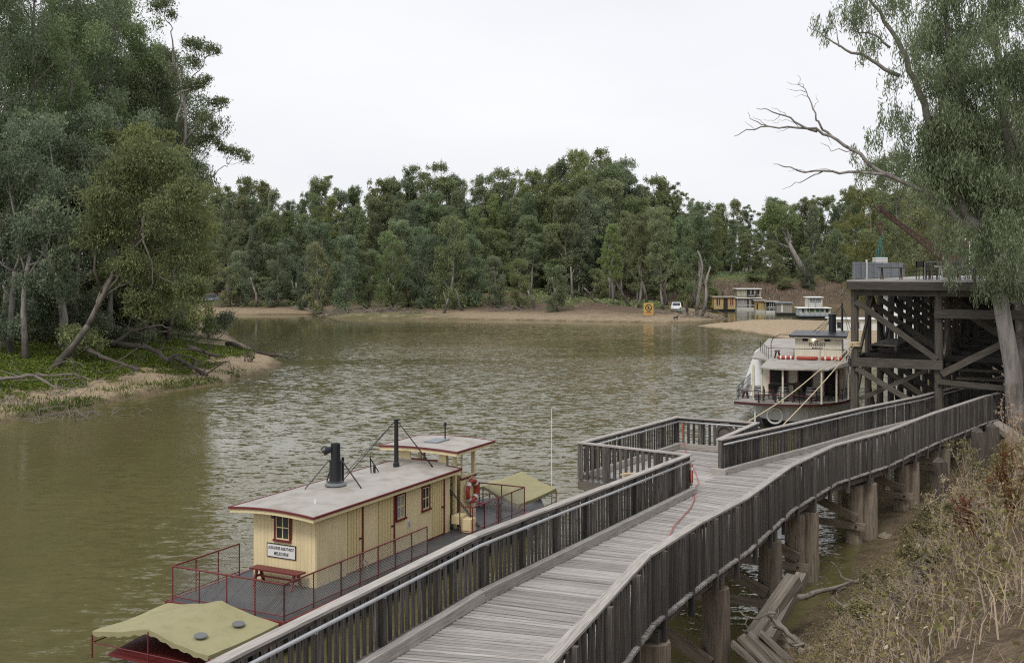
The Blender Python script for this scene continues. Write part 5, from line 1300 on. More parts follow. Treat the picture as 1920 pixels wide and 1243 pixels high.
# deck: front fascia, planks
wb('fascia_beam', (-.5, -.2, ZD-.2), (-.5, 12.5, ZD-.2), .28, .37); wb('fascia_beam', (-.35, -.2, ZD-.2), (29, -.2, ZD-.2), .2, .35, 'wharf')
for k in range(60): wb('deck_plank', (-.5+k*.25, -.25, ZD+.03), (-.5+k*.25, 12.5, ZD+.03), .24, .07, 'deck')
mb = MB(); mb.box(14.6, 29, -12.5, .25, ZD-.01, ZD+.06); mb.build('rear_decking', M['deck'], wh)
# corrugated barrier along the river edge
ft = thing('metal_fence', 'grey corrugated metal barrier along the wharf deck edge', 'fence', wl_(0, -.1, ZD+.07), wr)
for k in range(120):
    x = .05+k*.13; mb = MB(); mb.beam((x, .02 if k % 2 else -.02, .04), (x, .02 if k % 2 else -.02, .8), .012, .12, (1, 0, 0)); mb.build('panel_sheet', M['galv'], ft)
mb = MB(); mb.box(0, 15.8, -.03, .03, .8, .84); mb.build('top_rail', M['galv'], ft)
for x in (0, 1.9, 3.2, 5.5, 8, 11, 14): mb = MB(); mb.tube([(x, -.08, 0), (x, -.08, .98 if x in (3.2,) else .86)], .05 if x in (3.2,) else .03, 8); mb.build('post', M['white'] if x == 3.2 else M['galv'], ft)
fr_ = thing('metal_railing', 'thin dark railing across the front edge of the wharf deck', 'railing', wl_(-.4, 0, ZD+.07), wr)
mb = MB(); mb.tube([(.05, -3.2, .84), (.05, -12, .84)], .022, 6); mb.tube([(.05, -3.2, .1), (.05, -12, .1)], .015, 6); mb.build('hand_rail', M['galv'], fr_)
for k in range(30): mb = MB(); mb.tube([(.05, -3.2-k*.3, 0), (.05, -3.2-k*.3, .84)], .011 if k % 5 else .03, 5); mb.build('baluster', M['galv'], fr_)
# deck furniture
def wfurn(x, y): return wl_(x, y, ZD+.07)
def outdoor_chair(x, y, rz_, lab): chair(wfurn(x, y), rz_, lab, 'darklog', 'chairs on the wharf deck')
for k, (x, y) in enumerate([(2.2, 2.7), (2.6, 3.2), (4.4, 2.9), (4.6, 3.9), (1.6, 4.2), (2.2, 5.2)]):
    outdoor_chair(x, y, k*1.1, ['leftmost dark chair at the wharf deck edge', 'second dark chair from the left on the wharf deck', 'dark chair behind the front two on the wharf deck', 'dark chair farther back in the middle of the wharf deck', 'dark chair near the white trestle on the wharf deck', 'dark chair right of the white trestle on the wharf deck'][k])
tt = thing('picnic_table', 'small dark picnic table on the wharf deck behind the barrier', 'table', wfurn(3, 1.2), wr)
mb = MB(); mb.box(-.3, .3, -.6, .6, .55, .6); mb.build('table_top', M['darklog'], tt)
for y in (-.45, .45):
    for s in (-1, 1): mb = MB(); mb.beam((s*.1, y, .55), (s*.35, y, 0), .05, .07); mb.build('leg', M['darklog'], tt)
for k, (x, y, lab) in enumerate([(1.0, 4.3, 'white folding trestle table on the wharf deck'), (4.5, 5.4, 'white trestle table farther back on the wharf deck')]):
    tt = thing('trestle_table', lab, 'table', wfurn(x, y), wr+.4, 'white tables on the wharf')
    mb = MB(); mb.box(-.35, .35, -.8, .8, .62, .66); mb.build('table_top', M['white'], tt)
    for y2 in (-.6, .6):
        for s in (-1, 1): mb = MB(); mb.beam((s*.08, y2, .62), (s*.32, y2, 0), .05, .06); mb.build('leg', M['white'], tt)
um = thing('parasol', 'white parasol on the wharf deck behind the big gum', 'parasol', wfurn(8, 6.2))
mb = MB(); mb.tube([(0, 0, 0), (0, 0, 1.9)], .025, 6); mb.build('pole', M['white'], um)
for k in range(8):
    a0, a1 = k*math.pi/4, (k+1)*math.pi/4; mb = MB(); mb.v = [(0, 0, 1.95), (1.1*math.cos(a0), 1.1*math.sin(a0), 1.5), (1.1*math.cos(a1), 1.1*math.sin(a1), 1.5)]; mb.face((0, 1, 2)); mb.build('canopy_panel', M['white'], um)
lp = thing('lamp_post', 'small white twin lamp on a post behind the crane base', 'lamp post', wfurn(18, 3.4))
mb = MB(); mb.tube([(0, 0, 0), (0, 0, 2.2)], .035, 8); mb.tube([(-.2, 0, 2.1), (.2, 0, 2.1)], .02, 6); mb.build('post', M['white'], lp)
for s in (-1, 1): mb = MB(); mb.lathe([(.03, 0), (.11, .06), (.1, .2), (.03, .24)], (s*.2, 0, 2.1), 10); mb.build('globe', M['white'], lp)
# crane
cb = wfurn(17, 2.4); ct = W(1650, 392, d=66)
cr_t = thing('wharf_crane', 'rust red lattice jib crane on the wharf deck', 'crane', cb)
v = ct-cb; sd = Vector((0, 1, 0)).cross(v).normalized()
base_z = Vector((0, 0, .9)); mb = MB()
ch = []
for a in (-.3, .3):
    for b in (-.2, .2):
        s = Vector((v.z, 0, -v.x)).normalized()*b+Vector((0, a, 0)); ch.append(s); mm = MB(); mm.beam(base_z+s, v+s*.25, .05, .05); mm.build('jib_chord', M['rustred'], cr_t)
for k in range(14):
    t0, t1 = k/14, (k+1)/14
    for q in ((0, 1), (2, 3), (0, 2), (1, 3)):
        p0 = base_z.lerp(v, t0)+ch[q[0]]*(1-.75*t0); p1 = base_z.lerp(v, t1)+ch[q[1]]*(1-.75*t1); mm = MB(); mm.beam(p0, p1, .035, .035); mm.build('lattice_bar', M['rustred'], cr_t)
mm = MB(); mm.lathe([(.5, 0), (.5, .3), (.35, .35), (.35, .6)], (0, 0, 0), 14); mm.box(-.35, .6, -.4, .4, .6, 1.3); mm.build('crane_base', M['rustred'], cr_t)
mm = MB(); mm.beam((.3, 0, 1.2), (1.1, 0, 2.4), .1, .1); mm.beam((1.1, 0, 2.4), (.6, 0, .6), .08, .08); mm.build('back_strut', M['rustred'], cr_t)
mm = MB(); mm.tube([(1.1, 0, 2.4), v+Vector((0, 0, .05))], .02, 5); mm.tube([v, v+Vector((0, 0, -.85))], .015, 5); mm.build('cable', M['black'], cr_t)
mm = MB(); mm.torus((v.x, v.y, v.z), .2, .06, 'y', 14, 6); mm.build('jib_sheave', M['rustred'], cr_t)
mm = MB(); mm.torus((v.x, v.y, v.z-1.0), .17, .06, 'y', 14, 6); mm.lathe([(.04, -.5), (.1, -.4), (.1, -.1), (.03, 0)], (v.x, v.y, v.z-1.1), 8); mm.build('hook_block', M['rustred'], cr_t)
nt_ = thing('cargo_net', 'green cargo net hanging from the crane hook over the deck', 'net', ct+Vector((0, 0, -1.6))); mm = MB()
for k in range(8):
    a = k*math.pi/4; mm.tube([(0, 0, 0), (.28*math.cos(a), .28*math.sin(a), -1.3)], .022, 4)
for j in range(1, 7):
    r = .28*j/6; mm.tube([(r*math.cos(k*math.pi/4), r*math.sin(k*math.pi/4), -1.3*j/6) for k in range(9)], .018, 4)
mm.build('netting', M['netgreen'], nt_)
sg = thing('hanging_crate', 'white slatted crate held in the cargo net', 'crate', ct+Vector((0, 0, -3.45)))
for k in range(4): mm = MB(); mm.box(-.36, .36, -.3, .3, .04+k*.13, .13+k*.13); mm.build('slat', M['white'], sg)
mm = MB(); mm.box(-.3, .3, -.25, .25, 0, .52); mm.build('content', M['darklog'], sg)

# ---------------------------------------------------------------- houseboats in the backwater
def houseboat(label, px0, px1, yw, storeys, hull='black', turn=0.0, roofm='roofgrey', depth=3.0, extras=()):
    """storeys: list of (x0, x1 as fractions, y_top pixel, wall material, windows [(f0,f1,z0,z1,mat)], open posts)"""
    d = (CAMZ)*F/(yw-HZ); x0 = (px0-960)/F*d; x1 = (px1-960)/F*d; w = x1-x0
    t = thing('houseboat', label, 'houseboat', ((x0+x1)/2, d, 0), turn, 'houseboats moored in the backwater')
    mb = MB(); h = w/2; mb.prism([(-h*.96, 0), (h*.9, 0), (h*1.05, depth*.5), (h*.9, depth), (-h*.96, depth)], -.3, .45, [(-h, -.1), (h, -.1), (h*1.15, depth*.5), (h, depth+.1), (-h, depth+.1)]); mb.build('hull', M[hull], t)
    zb = .46
    for (f0, f1, yt, wm, wins, posts) in storeys:
        zt_ = CAMZ-(yt-HZ)*d/F; a, b = -h+w*f0, -h+w*f1
        if wm:
            n = max(3, int((b-a)/.35)); 
            for k in range(n):
                mb = MB(); xx = a+(b-a)*k/n; mb.box(xx+.008, xx+(b-a)/n-.008, .12, .2, zb, zt_-.1); mb.build('wall_board', M[wm], t)
            mb = MB(); mb.box(a+.02, b-.02, .2, depth-.2, zb, zt_-.1); mb.build('cabin', M[wm], t)
        for (w0, w1, z0, z1, m_) in wins:
            mb = MB(); q0, q1 = a+(b-a)*w0, a+(b-a)*w1; hz_ = zt_-zb; mb.box(q0, q1, .085, .118, zb+hz_*z0, zb+hz_*z1); wn_ = mb.build('window', M[m_], t)
            mb = MB(); c = (q0+q1)/2; mb.box(c-.03, c+.03, .06, .084, zb+hz_*z0, zb+hz_*z1); mb.box(q0-.05, q1+.05, .055, .082, zb+hz_*z0-.06, zb+hz_*z0); mb.build('window_frame', M['white' if m_ != 'dark' else 'darklog'], wn_)
        for k in range(posts):
            q = a+(b-a)*k/max(1, posts-1); mb = MB(); mb.box(q-.05, q+.05, -.05, .05, zb, zt_-.08); mb.build('post', M['dullcream'], t)
        if posts:
            mb = MB(); mb.box(a, b, -.03, .02, zb+.55, zb+.6); mb.box(a, b, -.03, .02, zb+.3, zb+.33); mb.build('hand_rail', M['white'], t)
        mb = MB(); mb.prism([(a-.25, -.3), (b+.25, -.3), (b+.25, depth+.2), (a-.25, depth+.2)], zt_-.1, zt_, [(a-.15, -.2), (b+.15, -.2), (b+.15, depth+.1), (a-.15, depth+.1)]); mb.build('roof', M[roofm], t)
        zb = zt_+.002
    for (kind, f, y_) in extras:
        if kind == 'flue': mb = MB(); mb.tube([(-h+w*f, depth*.5, zb-.1), (-h+w*f, depth*.5, zb+1.0)], .12, 8); mb.build('flue', M['black'], t)
        if kind == 'board':
            mb = MB(); z = CAMZ-(y_-HZ)*d/F; mb.box(-h+w*(f-.18), -h+w*(f+.18), -.16, -.1, z-.28, z+.28); bo = mb.build('sign_board', M['black'], t); mb = MB(); mb.box(-h+w*(f-.14), -h+w*(f+.14), -.175, -.161, z-.06, z+.06); mb.build('sign_strip', M['white'], bo)
    return t
houseboat('yellow single deck houseboat with flue, leftmost of the moored boats', 1339, 1379, 584, [(.0, 1.0, 556, 'dullyellow', [(.12, .28, .3, .85, 'maroon'), (.44, .64, .05, .85, 'dark'), (.76, .9, .3, .85, 'maroon')], 0)], 'black', 0, 'roofgrey', 3.2, [('flue', .48, 0)])
houseboat('two storey white and cream houseboat with a sign board', 1381, 1427, 581, [(.03, 1.0, 558.5, 'weatherboard', [(.12, .3, .1, .8, 'curtain'), (.42, .5, .05, .85, 'dark'), (.6, .95, .05, .85, 'dark')], 5), (.02, .98, 541, 'dullcream', [(.16, .3, .25, .85, 'weatherboard'), (.42, .72, .15, .85, 'glassy'), (.78, .95, .15, .85, 'dark')], 6)], 'hullgrey', 0, 'white', 3.6, [('board', .62, 554)])
houseboat('yellow houseboat with an open dark porch on its right', 1417, 1455, 586, [(.0, .5, 563, 'dullyellow', [(.1, .25, .1, .7, 'dark')], 0)], 'hullgrey', -.1, 'roofgrey', 3.0)
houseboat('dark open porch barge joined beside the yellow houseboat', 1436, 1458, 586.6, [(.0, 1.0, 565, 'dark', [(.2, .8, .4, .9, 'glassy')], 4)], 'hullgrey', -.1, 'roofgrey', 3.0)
houseboat('grey weatherboard houseboat with low hipped roof', 1457, 1502, 591.5, [(.0, .62, 567, 'weatherboard', [(.3, .4, .1, .85, 'white')], 0)], 'black', -.15, 'galv', 3.6)
houseboat('white and blue riverboat with green blind and small wheelhouse', 1499, 1556, 597.5, [(.0, 1.0, 577, 'bluewhite', [(.1, .2, .45, .85, 'dark'), (.27, .8, .45, .98, 'green'), (.86, .95, .45, .85, 'dark')], 7), (.3, .75, 557, 'white', [(.1, .9, .45, .9, 'curtain')], 3)], 'black', -.1, 'white', 4.0)
# the white riverboats lying beyond the wharf
houseboat('tall white two storey riverboat half hidden behind the wharf', 1648, 1712, 672, [(.0, 1.0, 590, 'white', [(.1, .3, .3, .8, 'glassy'), (.6, .8, .3, .8, 'glassy')], 0), (.1, .9, 552, 'white', [(.2, .45, .3, .8, 'glassy'), (.6, .8, .3, .8, 'glassy')], 0)], 'white', -.45, 'white', 9.0)
houseboat('low white launch behind the funnel of the large steamer', 1556, 1650, 628, [(.05, .95, 597, 'white', [(.12, .2, .3, .7, 'dark'), (.5, .6, .3, .7, 'dark')], 0)], 'hullgrey', -.1, 'white', 3.6)

# ---------------------------------------------------------------- far beach: sign, cars, people, dog
def on(px, py, d):
    p = W(px, py, d=d); p.z = gz(p.x, p.y); return p
p = on(1216, 590, 182)
t = thing('warning_sign', 'large yellow warning sign with a crossed circle on the far beach', 'sign', p)
mb = MB(); z0 = CAMZ-(591-HZ)*182/F-p.z; z1 = CAMZ-(568-HZ)*182/F-p.z; mb.box(-.82, .82, -.04, .04, z0, z1); pn = mb.build('panel', M['yellow'], t)
for x in (-.6, .6): mb = MB(); mb.box(x-.06, x+.06, .045, .14, -.4, z1); mb.build('post', M['darklog'], t)
zc = z0+(z1-z0)*.62; mb = MB(); mb.torus((0, -.06, zc), .5, .06, 'y', 24, 6); mb.beam((-.34, -.055, zc+.34), (.34, -.055, zc-.34), .03, .09); mb.build('prohibition_ring', M['black'], pn)
mb = MB(); mb.prism([(-.3, zc-.1), (.3, zc-.1), (.18, zc-.22), (-.18, zc-.22)][::-1], 0, .01); ob = mb.build('boat_symbol', M['black'], pn)
ob.data.transform(Matrix(((1, 0, 0, 0), (0, 0, 1, -.055), (0, 1, 0, 0), (0, 0, 0, 1))))
mb = MB(); mb.box(-.12, .1, -.055, -.045, zc-.1, zc+.16); mb.build('boat_symbol', M['black'], pn)
for zz, w in ((.2, .5), (.28, .34)): mb = MB(); mb.box(-w, w, -.05, -.041, z0+(z1-z0)*zz-.05, z0+(z1-z0)*zz+.05); mb.build('sign_line', M['red'], pn)
p = on(593, 578, 208); t = thing('small_sign', 'small yellow sign among logs on the far left beach', 'sign', p)
mb = MB(); mb.box(-.3, .3, -.02, .02, 1.1, 2.0); mb.build('panel', M['yellow'], t); mb = MB(); mb.box(-.05, .05, .021, .09, -.3, 2.0); mb.build('post', M['darklog'], t)
def car(label, p, rz_, paintm):
    t = thing('parked_car', label, 'car', p, rz_)
    prof = [(-2.2, .35), (2.2, .35), (2.28, .6), (2.2, .95), (1.2, 1.08), (.55, 1.68), (-1.75, 1.74), (-2.15, 1.1), (-2.25, .7)]
    mb = MB(); n = len(prof)
    secs = [(-.9, .93), (-.82, 1.0), (.82, 1.0), (.9, .93)]; b0 = len(mb.v)
    for y, s in secs: mb.v += [(x*(.985 if abs(y) > .85 else 1), y*(1 if z < 1.1 else .86), z if abs(y) < .85 else .35+(z-.35)*.98) for x, z in prof]
    for i in range(3):
        for k in range(n): k2 = (k+1) % n; mb.face((b0+i*n+k, b0+i*n+k2, b0+(i+1)*n+k2, b0+(i+1)*n+k))
    mb.face([b0+k for k in range(n)]); mb.face([b0+3*n+k for k in range(n)][::-1]); bd = mb.build('body', M[paintm], t, bevel=.04)
    for s in (-1, 1):
        for (a, b) in ((-1.6, -.75), (-.65, .15), (.22, .62)):
            mb = MB(); y = s*.79; mb.v = [(a, s*.9, 1.14), (b, s*.9, 1.14), (min(b, .45), y, 1.6), (a+.05, y, 1.6)]; mb.face((0, 1, 2, 3)); mb.build('side_window', M['glassy'], bd)
        for x in (-1.4, 1.4):
            mb = MB(); mb.tube([(x, s*.72, .36), (x, s*.95, .36)], .36, 16); wl__ = mb.build('wheel', M['tyre'], t); mb = MB(); mb.tube([(x, s*.94, .36), (x, s*.965, .36)], .2, 12); mb.build('rim', M['galv'], wl__)
        mb = MB(); mb.box(2.2, 2.27, s*.65-.17, s*.65+.17, .74, .9); mb.build('headlight', M['white'], bd)
        mb = MB(); mb.box(-2.27, -2.18, s*.72-.1, s*.72+.1, .9, 1.15); mb.build('tail_light', M['red'], bd)
    mb = MB(); mb.v = [(1.16, -.72, 1.13), (1.16, .72, 1.13), (.63, .66, 1.64), (.63, -.66, 1.64)]; mb.face((0, 1, 2, 3)); mb.build('windscreen', M['glassy'], bd)
    mb = MB(); mb.box(2.24, 2.32, -.8, .8, .42, .6); mb.build('bumper', M['black'], bd)
    return t
car('dark silver four wheel drive parked under the trees on the left far bank', on(392, 560, 222), math.radians(200), 'silver').scale = (.8, .8, .8)
car('white four wheel drive facing the river behind the far beach', on(1268, 583, 192), math.radians(262), 'carwhite').scale = (.95, .95, .95)
def person(label, p, rz_, J, clothes, legs, h):
    """one continuous figure grown on a skeleton of joints"""
    t = thing('person', label, 'person', p, rz_); t.scale = (h, h, h)
    names = list(J); V = [J[k][:3] for k in names]; ix = {k: i for i, k in enumerate(names)}
    E = [(ix[a], ix[b]) for a, b in [('pelvis', 'waist'), ('waist', 'chest'), ('chest', 'neck'), ('neck', 'head'), ('head', 'crown'), ('chest', 'ls'), ('ls', 'le'), ('le', 'lw'), ('lw', 'lh'), ('chest', 'rs'), ('rs', 're'), ('re', 'rw'), ('rw', 'rh'),
         ('pelvis', 'lhip'), ('lhip', 'lk'), ('lk', 'la'), ('la', 'lf'), ('pelvis', 'rhip'), ('rhip', 'rk'), ('rk', 'ra'), ('ra', 'rf')]]
    me = bpy.data.meshes.new('body'); me.from_pydata(V, E, []); ob = bpy.data.objects.new('body', me); COL.objects.link(ob); ob.parent = t
    sk = ob.modifiers.new('skin', 'SKIN'); sb = ob.modifiers.new('sub', 'SUBSURF'); sb.levels = 1; sb.render_levels = 1
    for i, k in enumerate(names): me.skin_vertices[0].data[i].radius = (J[k][3],)*2
    me.skin_vertices[0].data[0].use_root = True
    m, n, l, pp = new_mat('clothing'); tc_ = n.new('ShaderNodeTexCoord'); s = n.new('ShaderNodeSeparateXYZ'); l.new(tc_.outputs['Object'], s.inputs[0])
    r = n.new('ShaderNodeValToRGB'); r.color_ramp.interpolation = 'CONSTANT'; e = r.color_ramp.elements; e[0].color = (.03, .025, .02, 1); e[1].position = .06; e[1].color = (*legs, 1)
    zw = J['waist'][2]/2; zn = J['neck'][2]/2; zc_ = J['crown'][2]/2
    for q, c in ((zw, clothes), (zn, (.42, .26, .18)), (zn+(zc_-zn)*.72, (.05, .04, .03))): x = e.new(q); x.color = (*c, 1)
    l.new(math_(n, l, 'MULTIPLY', s.outputs[2], .5), r.inputs[0]); l.new(r.outputs[0], pp.inputs['Base Color']); pp.inputs['Roughness'].default_value = .85
    me.materials.append(m)
    mb = MB(); c = J['crown']; mb.lathe([(.17, -.02), (.165, 0), (.1, .01), (.095, .08), (.04, .11)], (c[0], c[1], c[2]+.01), 12); mb.build('hat', M['navy'], t)
ST = dict(pelvis=(0, 0, .95, .13), waist=(0, 0, 1.1, .13), chest=(0, .01, 1.35, .16), neck=(0, 0, 1.52, .055), head=(0, -.02, 1.62, .09), crown=(0, -.02, 1.74, .08), ls=(.2, 0, 1.43, .065), le=(.26, .03, 1.14, .045), lw=(.27, -.06, .9, .035), lh=(.27, -.08, .8, .035),
          rs=(-.2, 0, 1.43, .065), re=(-.27, .05, 1.15, .045), rw=(-.22, -.16, 1.02, .035), rh=(-.2, -.22, .98, .035), lhip=(.1, 0, .9, .095), lk=(.11, -.02, .5, .065), la=(.11, .03, .1, .045), lf=(.12, -.12, .04, .04), rhip=(-.1, 0, .9, .095), rk=(-.12, .01, .5, .065), ra=(-.13, .04, .1, .045), rf=(-.14, -.1, .04, .04))
person('person in dark clothes and hat standing on the far beach right of the white car', on(1288, 588, 184), .3, ST, (.03, .035, .06), (.03, .03, .045), 1.0)
CR = dict(pelvis=(0, .12, .34, .14), waist=(0, .05, .5, .13), chest=(0, -.08, .74, .16), neck=(0, -.14, .9, .055), head=(0, -.18, .98, .09), crown=(0, -.2, 1.09, .08), ls=(.2, -.1, .8, .065), le=(.26, -.28, .6, .045), lw=(.16, -.42, .5, .035), lh=(.12, -.5, .46, .035),
          rs=(-.2, -.1, .8, .065), re=(-.26, -.28, .6, .045), rw=(-.16, -.42, .5, .035), rh=(-.12, -.5, .46, .035), lhip=(.12, .1, .33, .1), lk=(.18, -.28, .46, .07), la=(.16, -.04, .1, .05), lf=(.16, -.2, .04, .04), rhip=(-.12, .1, .33, .1), rk=(-.18, -.28, .46, .07), ra=(-.16, -.04, .1, .05), rf=(-.16, -.2, .04, .04))
person('person in teal top crouching in front of the white car', on(1276, 587, 186), -.2, CR, (.13, .36, .36), (.03, .03, .04), 1.0)
p = on(1267, 601, 176.5); dg = thing('dog', 'small dark dog standing at the water edge of the far beach', 'dog', p, .4)
dj = {'b0': (-.3, 0, .42, .11), 'b1': (0, 0, .43, .13), 'b2': (.25, 0, .46, .14), 'n': (.4, 0, .6, .08), 'h': (.5, 0, .68, .085), 'm': (.66, 0, .64, .045), 't0': (-.42, 0, .46, .03), 't1': (-.58, 0, .6, .02),
      'f1': (.26, .1, .3, .05), 'f2': (.25, .1, .14, .03), 'f3': (.28, .1, .02, .03), 'g1': (.26, -.1, .3, .05), 'g2': (.25, -.1, .14, .03), 'g3': (.28, -.1, .02, .03), 'h1': (-.24, .1, .28, .06), 'h2': (-.36, .1, .15, .03), 'h3': (-.32, .1, .02, .03), 'i1': (-.24, -.1, .28, .06), 'i2': (-.36, -.1, .15, .03), 'i3': (-.32, -.1, .02, .03)}
nm = list(dj); E = [('b0', 'b1'), ('b1', 'b2'), ('b2', 'n'), ('n', 'h'), ('h', 'm'), ('b0', 't0'), ('t0', 't1'), ('b2', 'f1'), ('f1', 'f2'), ('f2', 'f3'), ('b2', 'g1'), ('g1', 'g2'), ('g2', 'g3'), ('b0', 'h1'), ('h1', 'h2'), ('h2', 'h3'), ('b0', 'i1'), ('i1', 'i2'), ('i2', 'i3')]
me = bpy.data.meshes.new('body'); me.from_pydata([dj[k][:3] for k in nm], [(nm.index(a), nm.index(b)) for a, b in E], []); ob = bpy.data.objects.new('body', me); COL.objects.link(ob); ob.parent = dg
ob.modifiers.new('skin', 'SKIN'); sb = ob.modifiers.new('sub', 'SUBSURF'); sb.levels = sb.render_levels = 1
for i, k in enumerate(nm): me.skin_vertices[0].data[i].radius = (dj[k][3],)*2
me.materials.append(M['navy'])

# ---------------------------------------------------------------- fallen logs, driftwood
def fallen(label, path, r0, r1, mat='darklog', twigs=0, seed=1, group='fallen logs on the left bank', name='fallen_log', twl=1.6):
    """path of (px, py, depth); lies on the ground or is propped up"""
    rg = np.random.default_rng(seed); P = []
    for q in path:
        p = W(q[0], q[1], d=q[2]); g = gz(p.x, p.y)
        p.z = max(p.z, g+r0*.3); P.append(np.array(p))
    fine = []
    for i in range(len(P)-1):
        for k in range(4): fine.append(P[i]+(P[i+1]-P[i])*k/4+rg.normal(size=3)*r0*.18)
    fine.append(P[-1]); o = Vector(fine[0]); n = len(fine)
    t = thing(name, label, 'log', o, 0, group); mb = MB(); mb.tube([Vector(q)-o for q in fine], [(r0+(r1-r0)*i/(n-1))*(1+.12*rg.normal()) for i in range(n)], 9); mb.build('stem', M[mat], t, smooth=True)
    for k in range(twigs):
        a = fine[int(rg.integers(n//4, n))]; dv = rg.normal(size=3)*np.array([1, 1, .55])*twl; dv[2] = abs(dv[2])*.6+.05 if rg.random() < .7 else -.2
        mb = MB(); pts = limb(mb, a-np.array(o), a+dv-np.array(o), r1*.8+.012, .012, rg, .12, 5, 5)
        for q in range(3): b = pts[int(rg.integers(2, 5))]; limb(mb, b, b+rg.normal(size=3)*twl*.3, .014, .006, rg, .1, 3, 4)
        mb.build('branch', M[mat], t)
    return t
fallen('thick dark fallen trunk lying across the green bank', [(200, 645, 88), (240, 648, 87), (275, 650, 86), (305, 668, 85), (318, 678, 84)], .28, .13, 'darklog', 5, 1)
fallen('forked dark log propped above the thick fallen trunk', [(212, 648, 87), (245, 622, 88), (275, 615, 89), (300, 610, 90), (322, 618, 90)], .17, .06, 'darklog', 6, 2)
fallen('long grey log running down the green bank', [(160, 652, 82), (190, 668, 80), (225, 682, 79), (262, 694, 78)], .2, .07, 'darklog', 4, 3)
fallen('grey log with broken end lying on sand near the point', [(325, 668, 87), (345, 680, 86), (365, 690, 85), (388, 703, 84)], .18, .11, 'darklog', 5, 4)
fallen('short branching log upslope of the sandy point', [(355, 652, 95), (385, 660, 94), (415, 668, 93)], .2, .1, 'darklog', 4, 5)
fallen('long log reaching out into the water off the sandy point', [(425, 642, 112), (465, 658, 108), (500, 664, 106), (540, 670, 105)], .3, .08, 'darklog', 5, 6)
fallen('thin pale curved branch lying at the left edge of the bank', [(-20, 712, 70), (30, 708, 70), (60, 702, 70), (100, 704, 70), (140, 702, 70.5), (172, 712, 70)], .15, .04, 'log', 7, 7, twl=1.8)
fallen('slanting driftwood branch by the water at left', [(66, 704, 70), (95, 722, 68), (122, 738, 66.5)], .1, .04, 'log', 5, 8, twl=1.4)
for k, (px, py, d, lab) in enumerate([(10, 745, 66, 'tangle of grey driftwood at the left edge'), (75, 752, 65.5, 'tangle of fine grey driftwood above the water'), (135, 770, 66.5, 'drowned twiggy branch drooping into the water'), (160, 782, 66.0, 'brushwood lying in the shallow water')]):
    rg = np.random.default_rng(60+k); p = W(px, py, d=d); p.z = max(gz(p.x, p.y), -.1); t = thing('driftwood', lab, 'driftwood', p, 0, 'driftwood by the left bank'); mb = MB()
    for q in range(26):
        a = rg.normal(size=3)*np.array([1.2, .8, .05]); a[2] = .05; dv = rg.normal(size=3)*np.array([1.3, .7, .35]); dv[2] = abs(dv[2])*(1 if k < 3 else .5)
        limb(mb, a, a+dv, .03, .008, rg, .15, 4, 4)
    mb.build('branches', M['log'], t)
for k, (px, y0, y1, d) in enumerate([(462, 615, 680, 96), (470, 635, 678, 96.5), (395, 600, 655, 100)]):
    rg = np.random.default_rng(80+k); p = on(px, y1, d); t = thing('sapling', ['bare sapling on the sandy point, left one', 'bare sapling on the sandy point, right one', 'bare sapling among logs above the point'][k], 'sapling', p, 0, 'bare saplings'); mb = MB(); top = CAMZ-(y0-HZ)*d/F-p.z
    for q in range(7): limb(mb, (rg.normal()*.15, 0, -.1), (rg.normal()*.5, rg.normal()*.4, top*(.5+.5*rg.random())), .035, .008, rg, .05, 5, 4)
    mb.build('stem', M['twig'], t)
fallen('pale log lying on the far left beach', [(545, 577, 212), (570, 580, 210), (595, 588, 205)], .35, .18, 'log', 2, 21, 'fallen logs on the far bank')
for k in range(16):
    rg = np.random.default_rng(300+k); px = [615, 640, 665, 690, 720, 745, 770, 641, 700, 930, 960, 1290, 1310, 1335, 1255, 1235][k]; d = (193+rg.uniform(0, 5)) if px < 1000 else 181+rg.uniform(0, 5)
    x = (px-960)/F*d; p = Vector((x, d, gz(x, d))); t = thing('driftwood', 'heap of grey driftwood on the far beach, '+ordinal(sorted([615, 640, 665, 690, 720, 745, 770, 641, 700, 930, 960, 1290, 1310, 1335, 1255, 1235]).index(px)+1)+' from the left', 'driftwood', p, 0, 'driftwood heaps on the far beach'); mb = MB()
    for q in range(14):
        a = rg.normal(size=3)*np.array([1.6, .8, .1]); a[2] = .1; dv = rg.normal(size=3)*np.array([2.0, .8, .5]); dv[2] = abs(dv[2]); limb(mb, a, a+dv, .09, .03, rg, .12, 4, 4)
    mb.build('branches', M['log'], t)
# slanting bare trunks that show along the far wood's foot
rg = np.random.default_rng(44)
for k, (px, py, px2, py2, d) in enumerate([(1000, 588, 990, 545, 196), (1122, 582, 1095, 540, 203), (1182, 585, 1150, 520, 201), (1160, 580, 1140, 520, 205), (1145, 578, 1150, 480, 206), (1314, 592, 1332, 500, 186), (1306, 592, 1308, 470, 187), (830, 590, 840, 560, 193), (870, 585, 855, 545, 196), (480, 572, 470, 520, 214), (430, 570, 425, 530, 216), (560, 572, 555, 530, 212), (1075, 575, 1070, 500, 208), (1045, 580, 1035, 520, 199), (1215, 575, 1195, 490, 206), (1240, 580, 1255, 500, 202), (930, 580, 925, 500, 204), (890, 580, 893, 520, 205)]):
    b = on(px, py, d); e = np.array(W(px2, py2, d=d)-b); t = thing('bare_trunk', 'bare leaning gum trunk at the foot of the far wood, '+ordinal(sorted([1000, 1122, 1182, 1160, 1145, 1314, 1306, 830, 870, 480, 430, 560, 1075, 1045, 1215, 1240, 930, 890]).index(px)+1)+' from the left', 'tree trunk', b, 0, 'bare trunks at the foot of the far wood'); mb = MB()
    pts = limb(mb, (0, 0, -.4), e, .32, .14, rg, .04, 7, 7); limb(mb, pts[4], np.array(pts[4])+np.array([rg.normal()*1.2, 0, 2.4]), .12, .04, rg, .08, 4, 5); mb.build('stem', M['bark'], t, smooth=True)

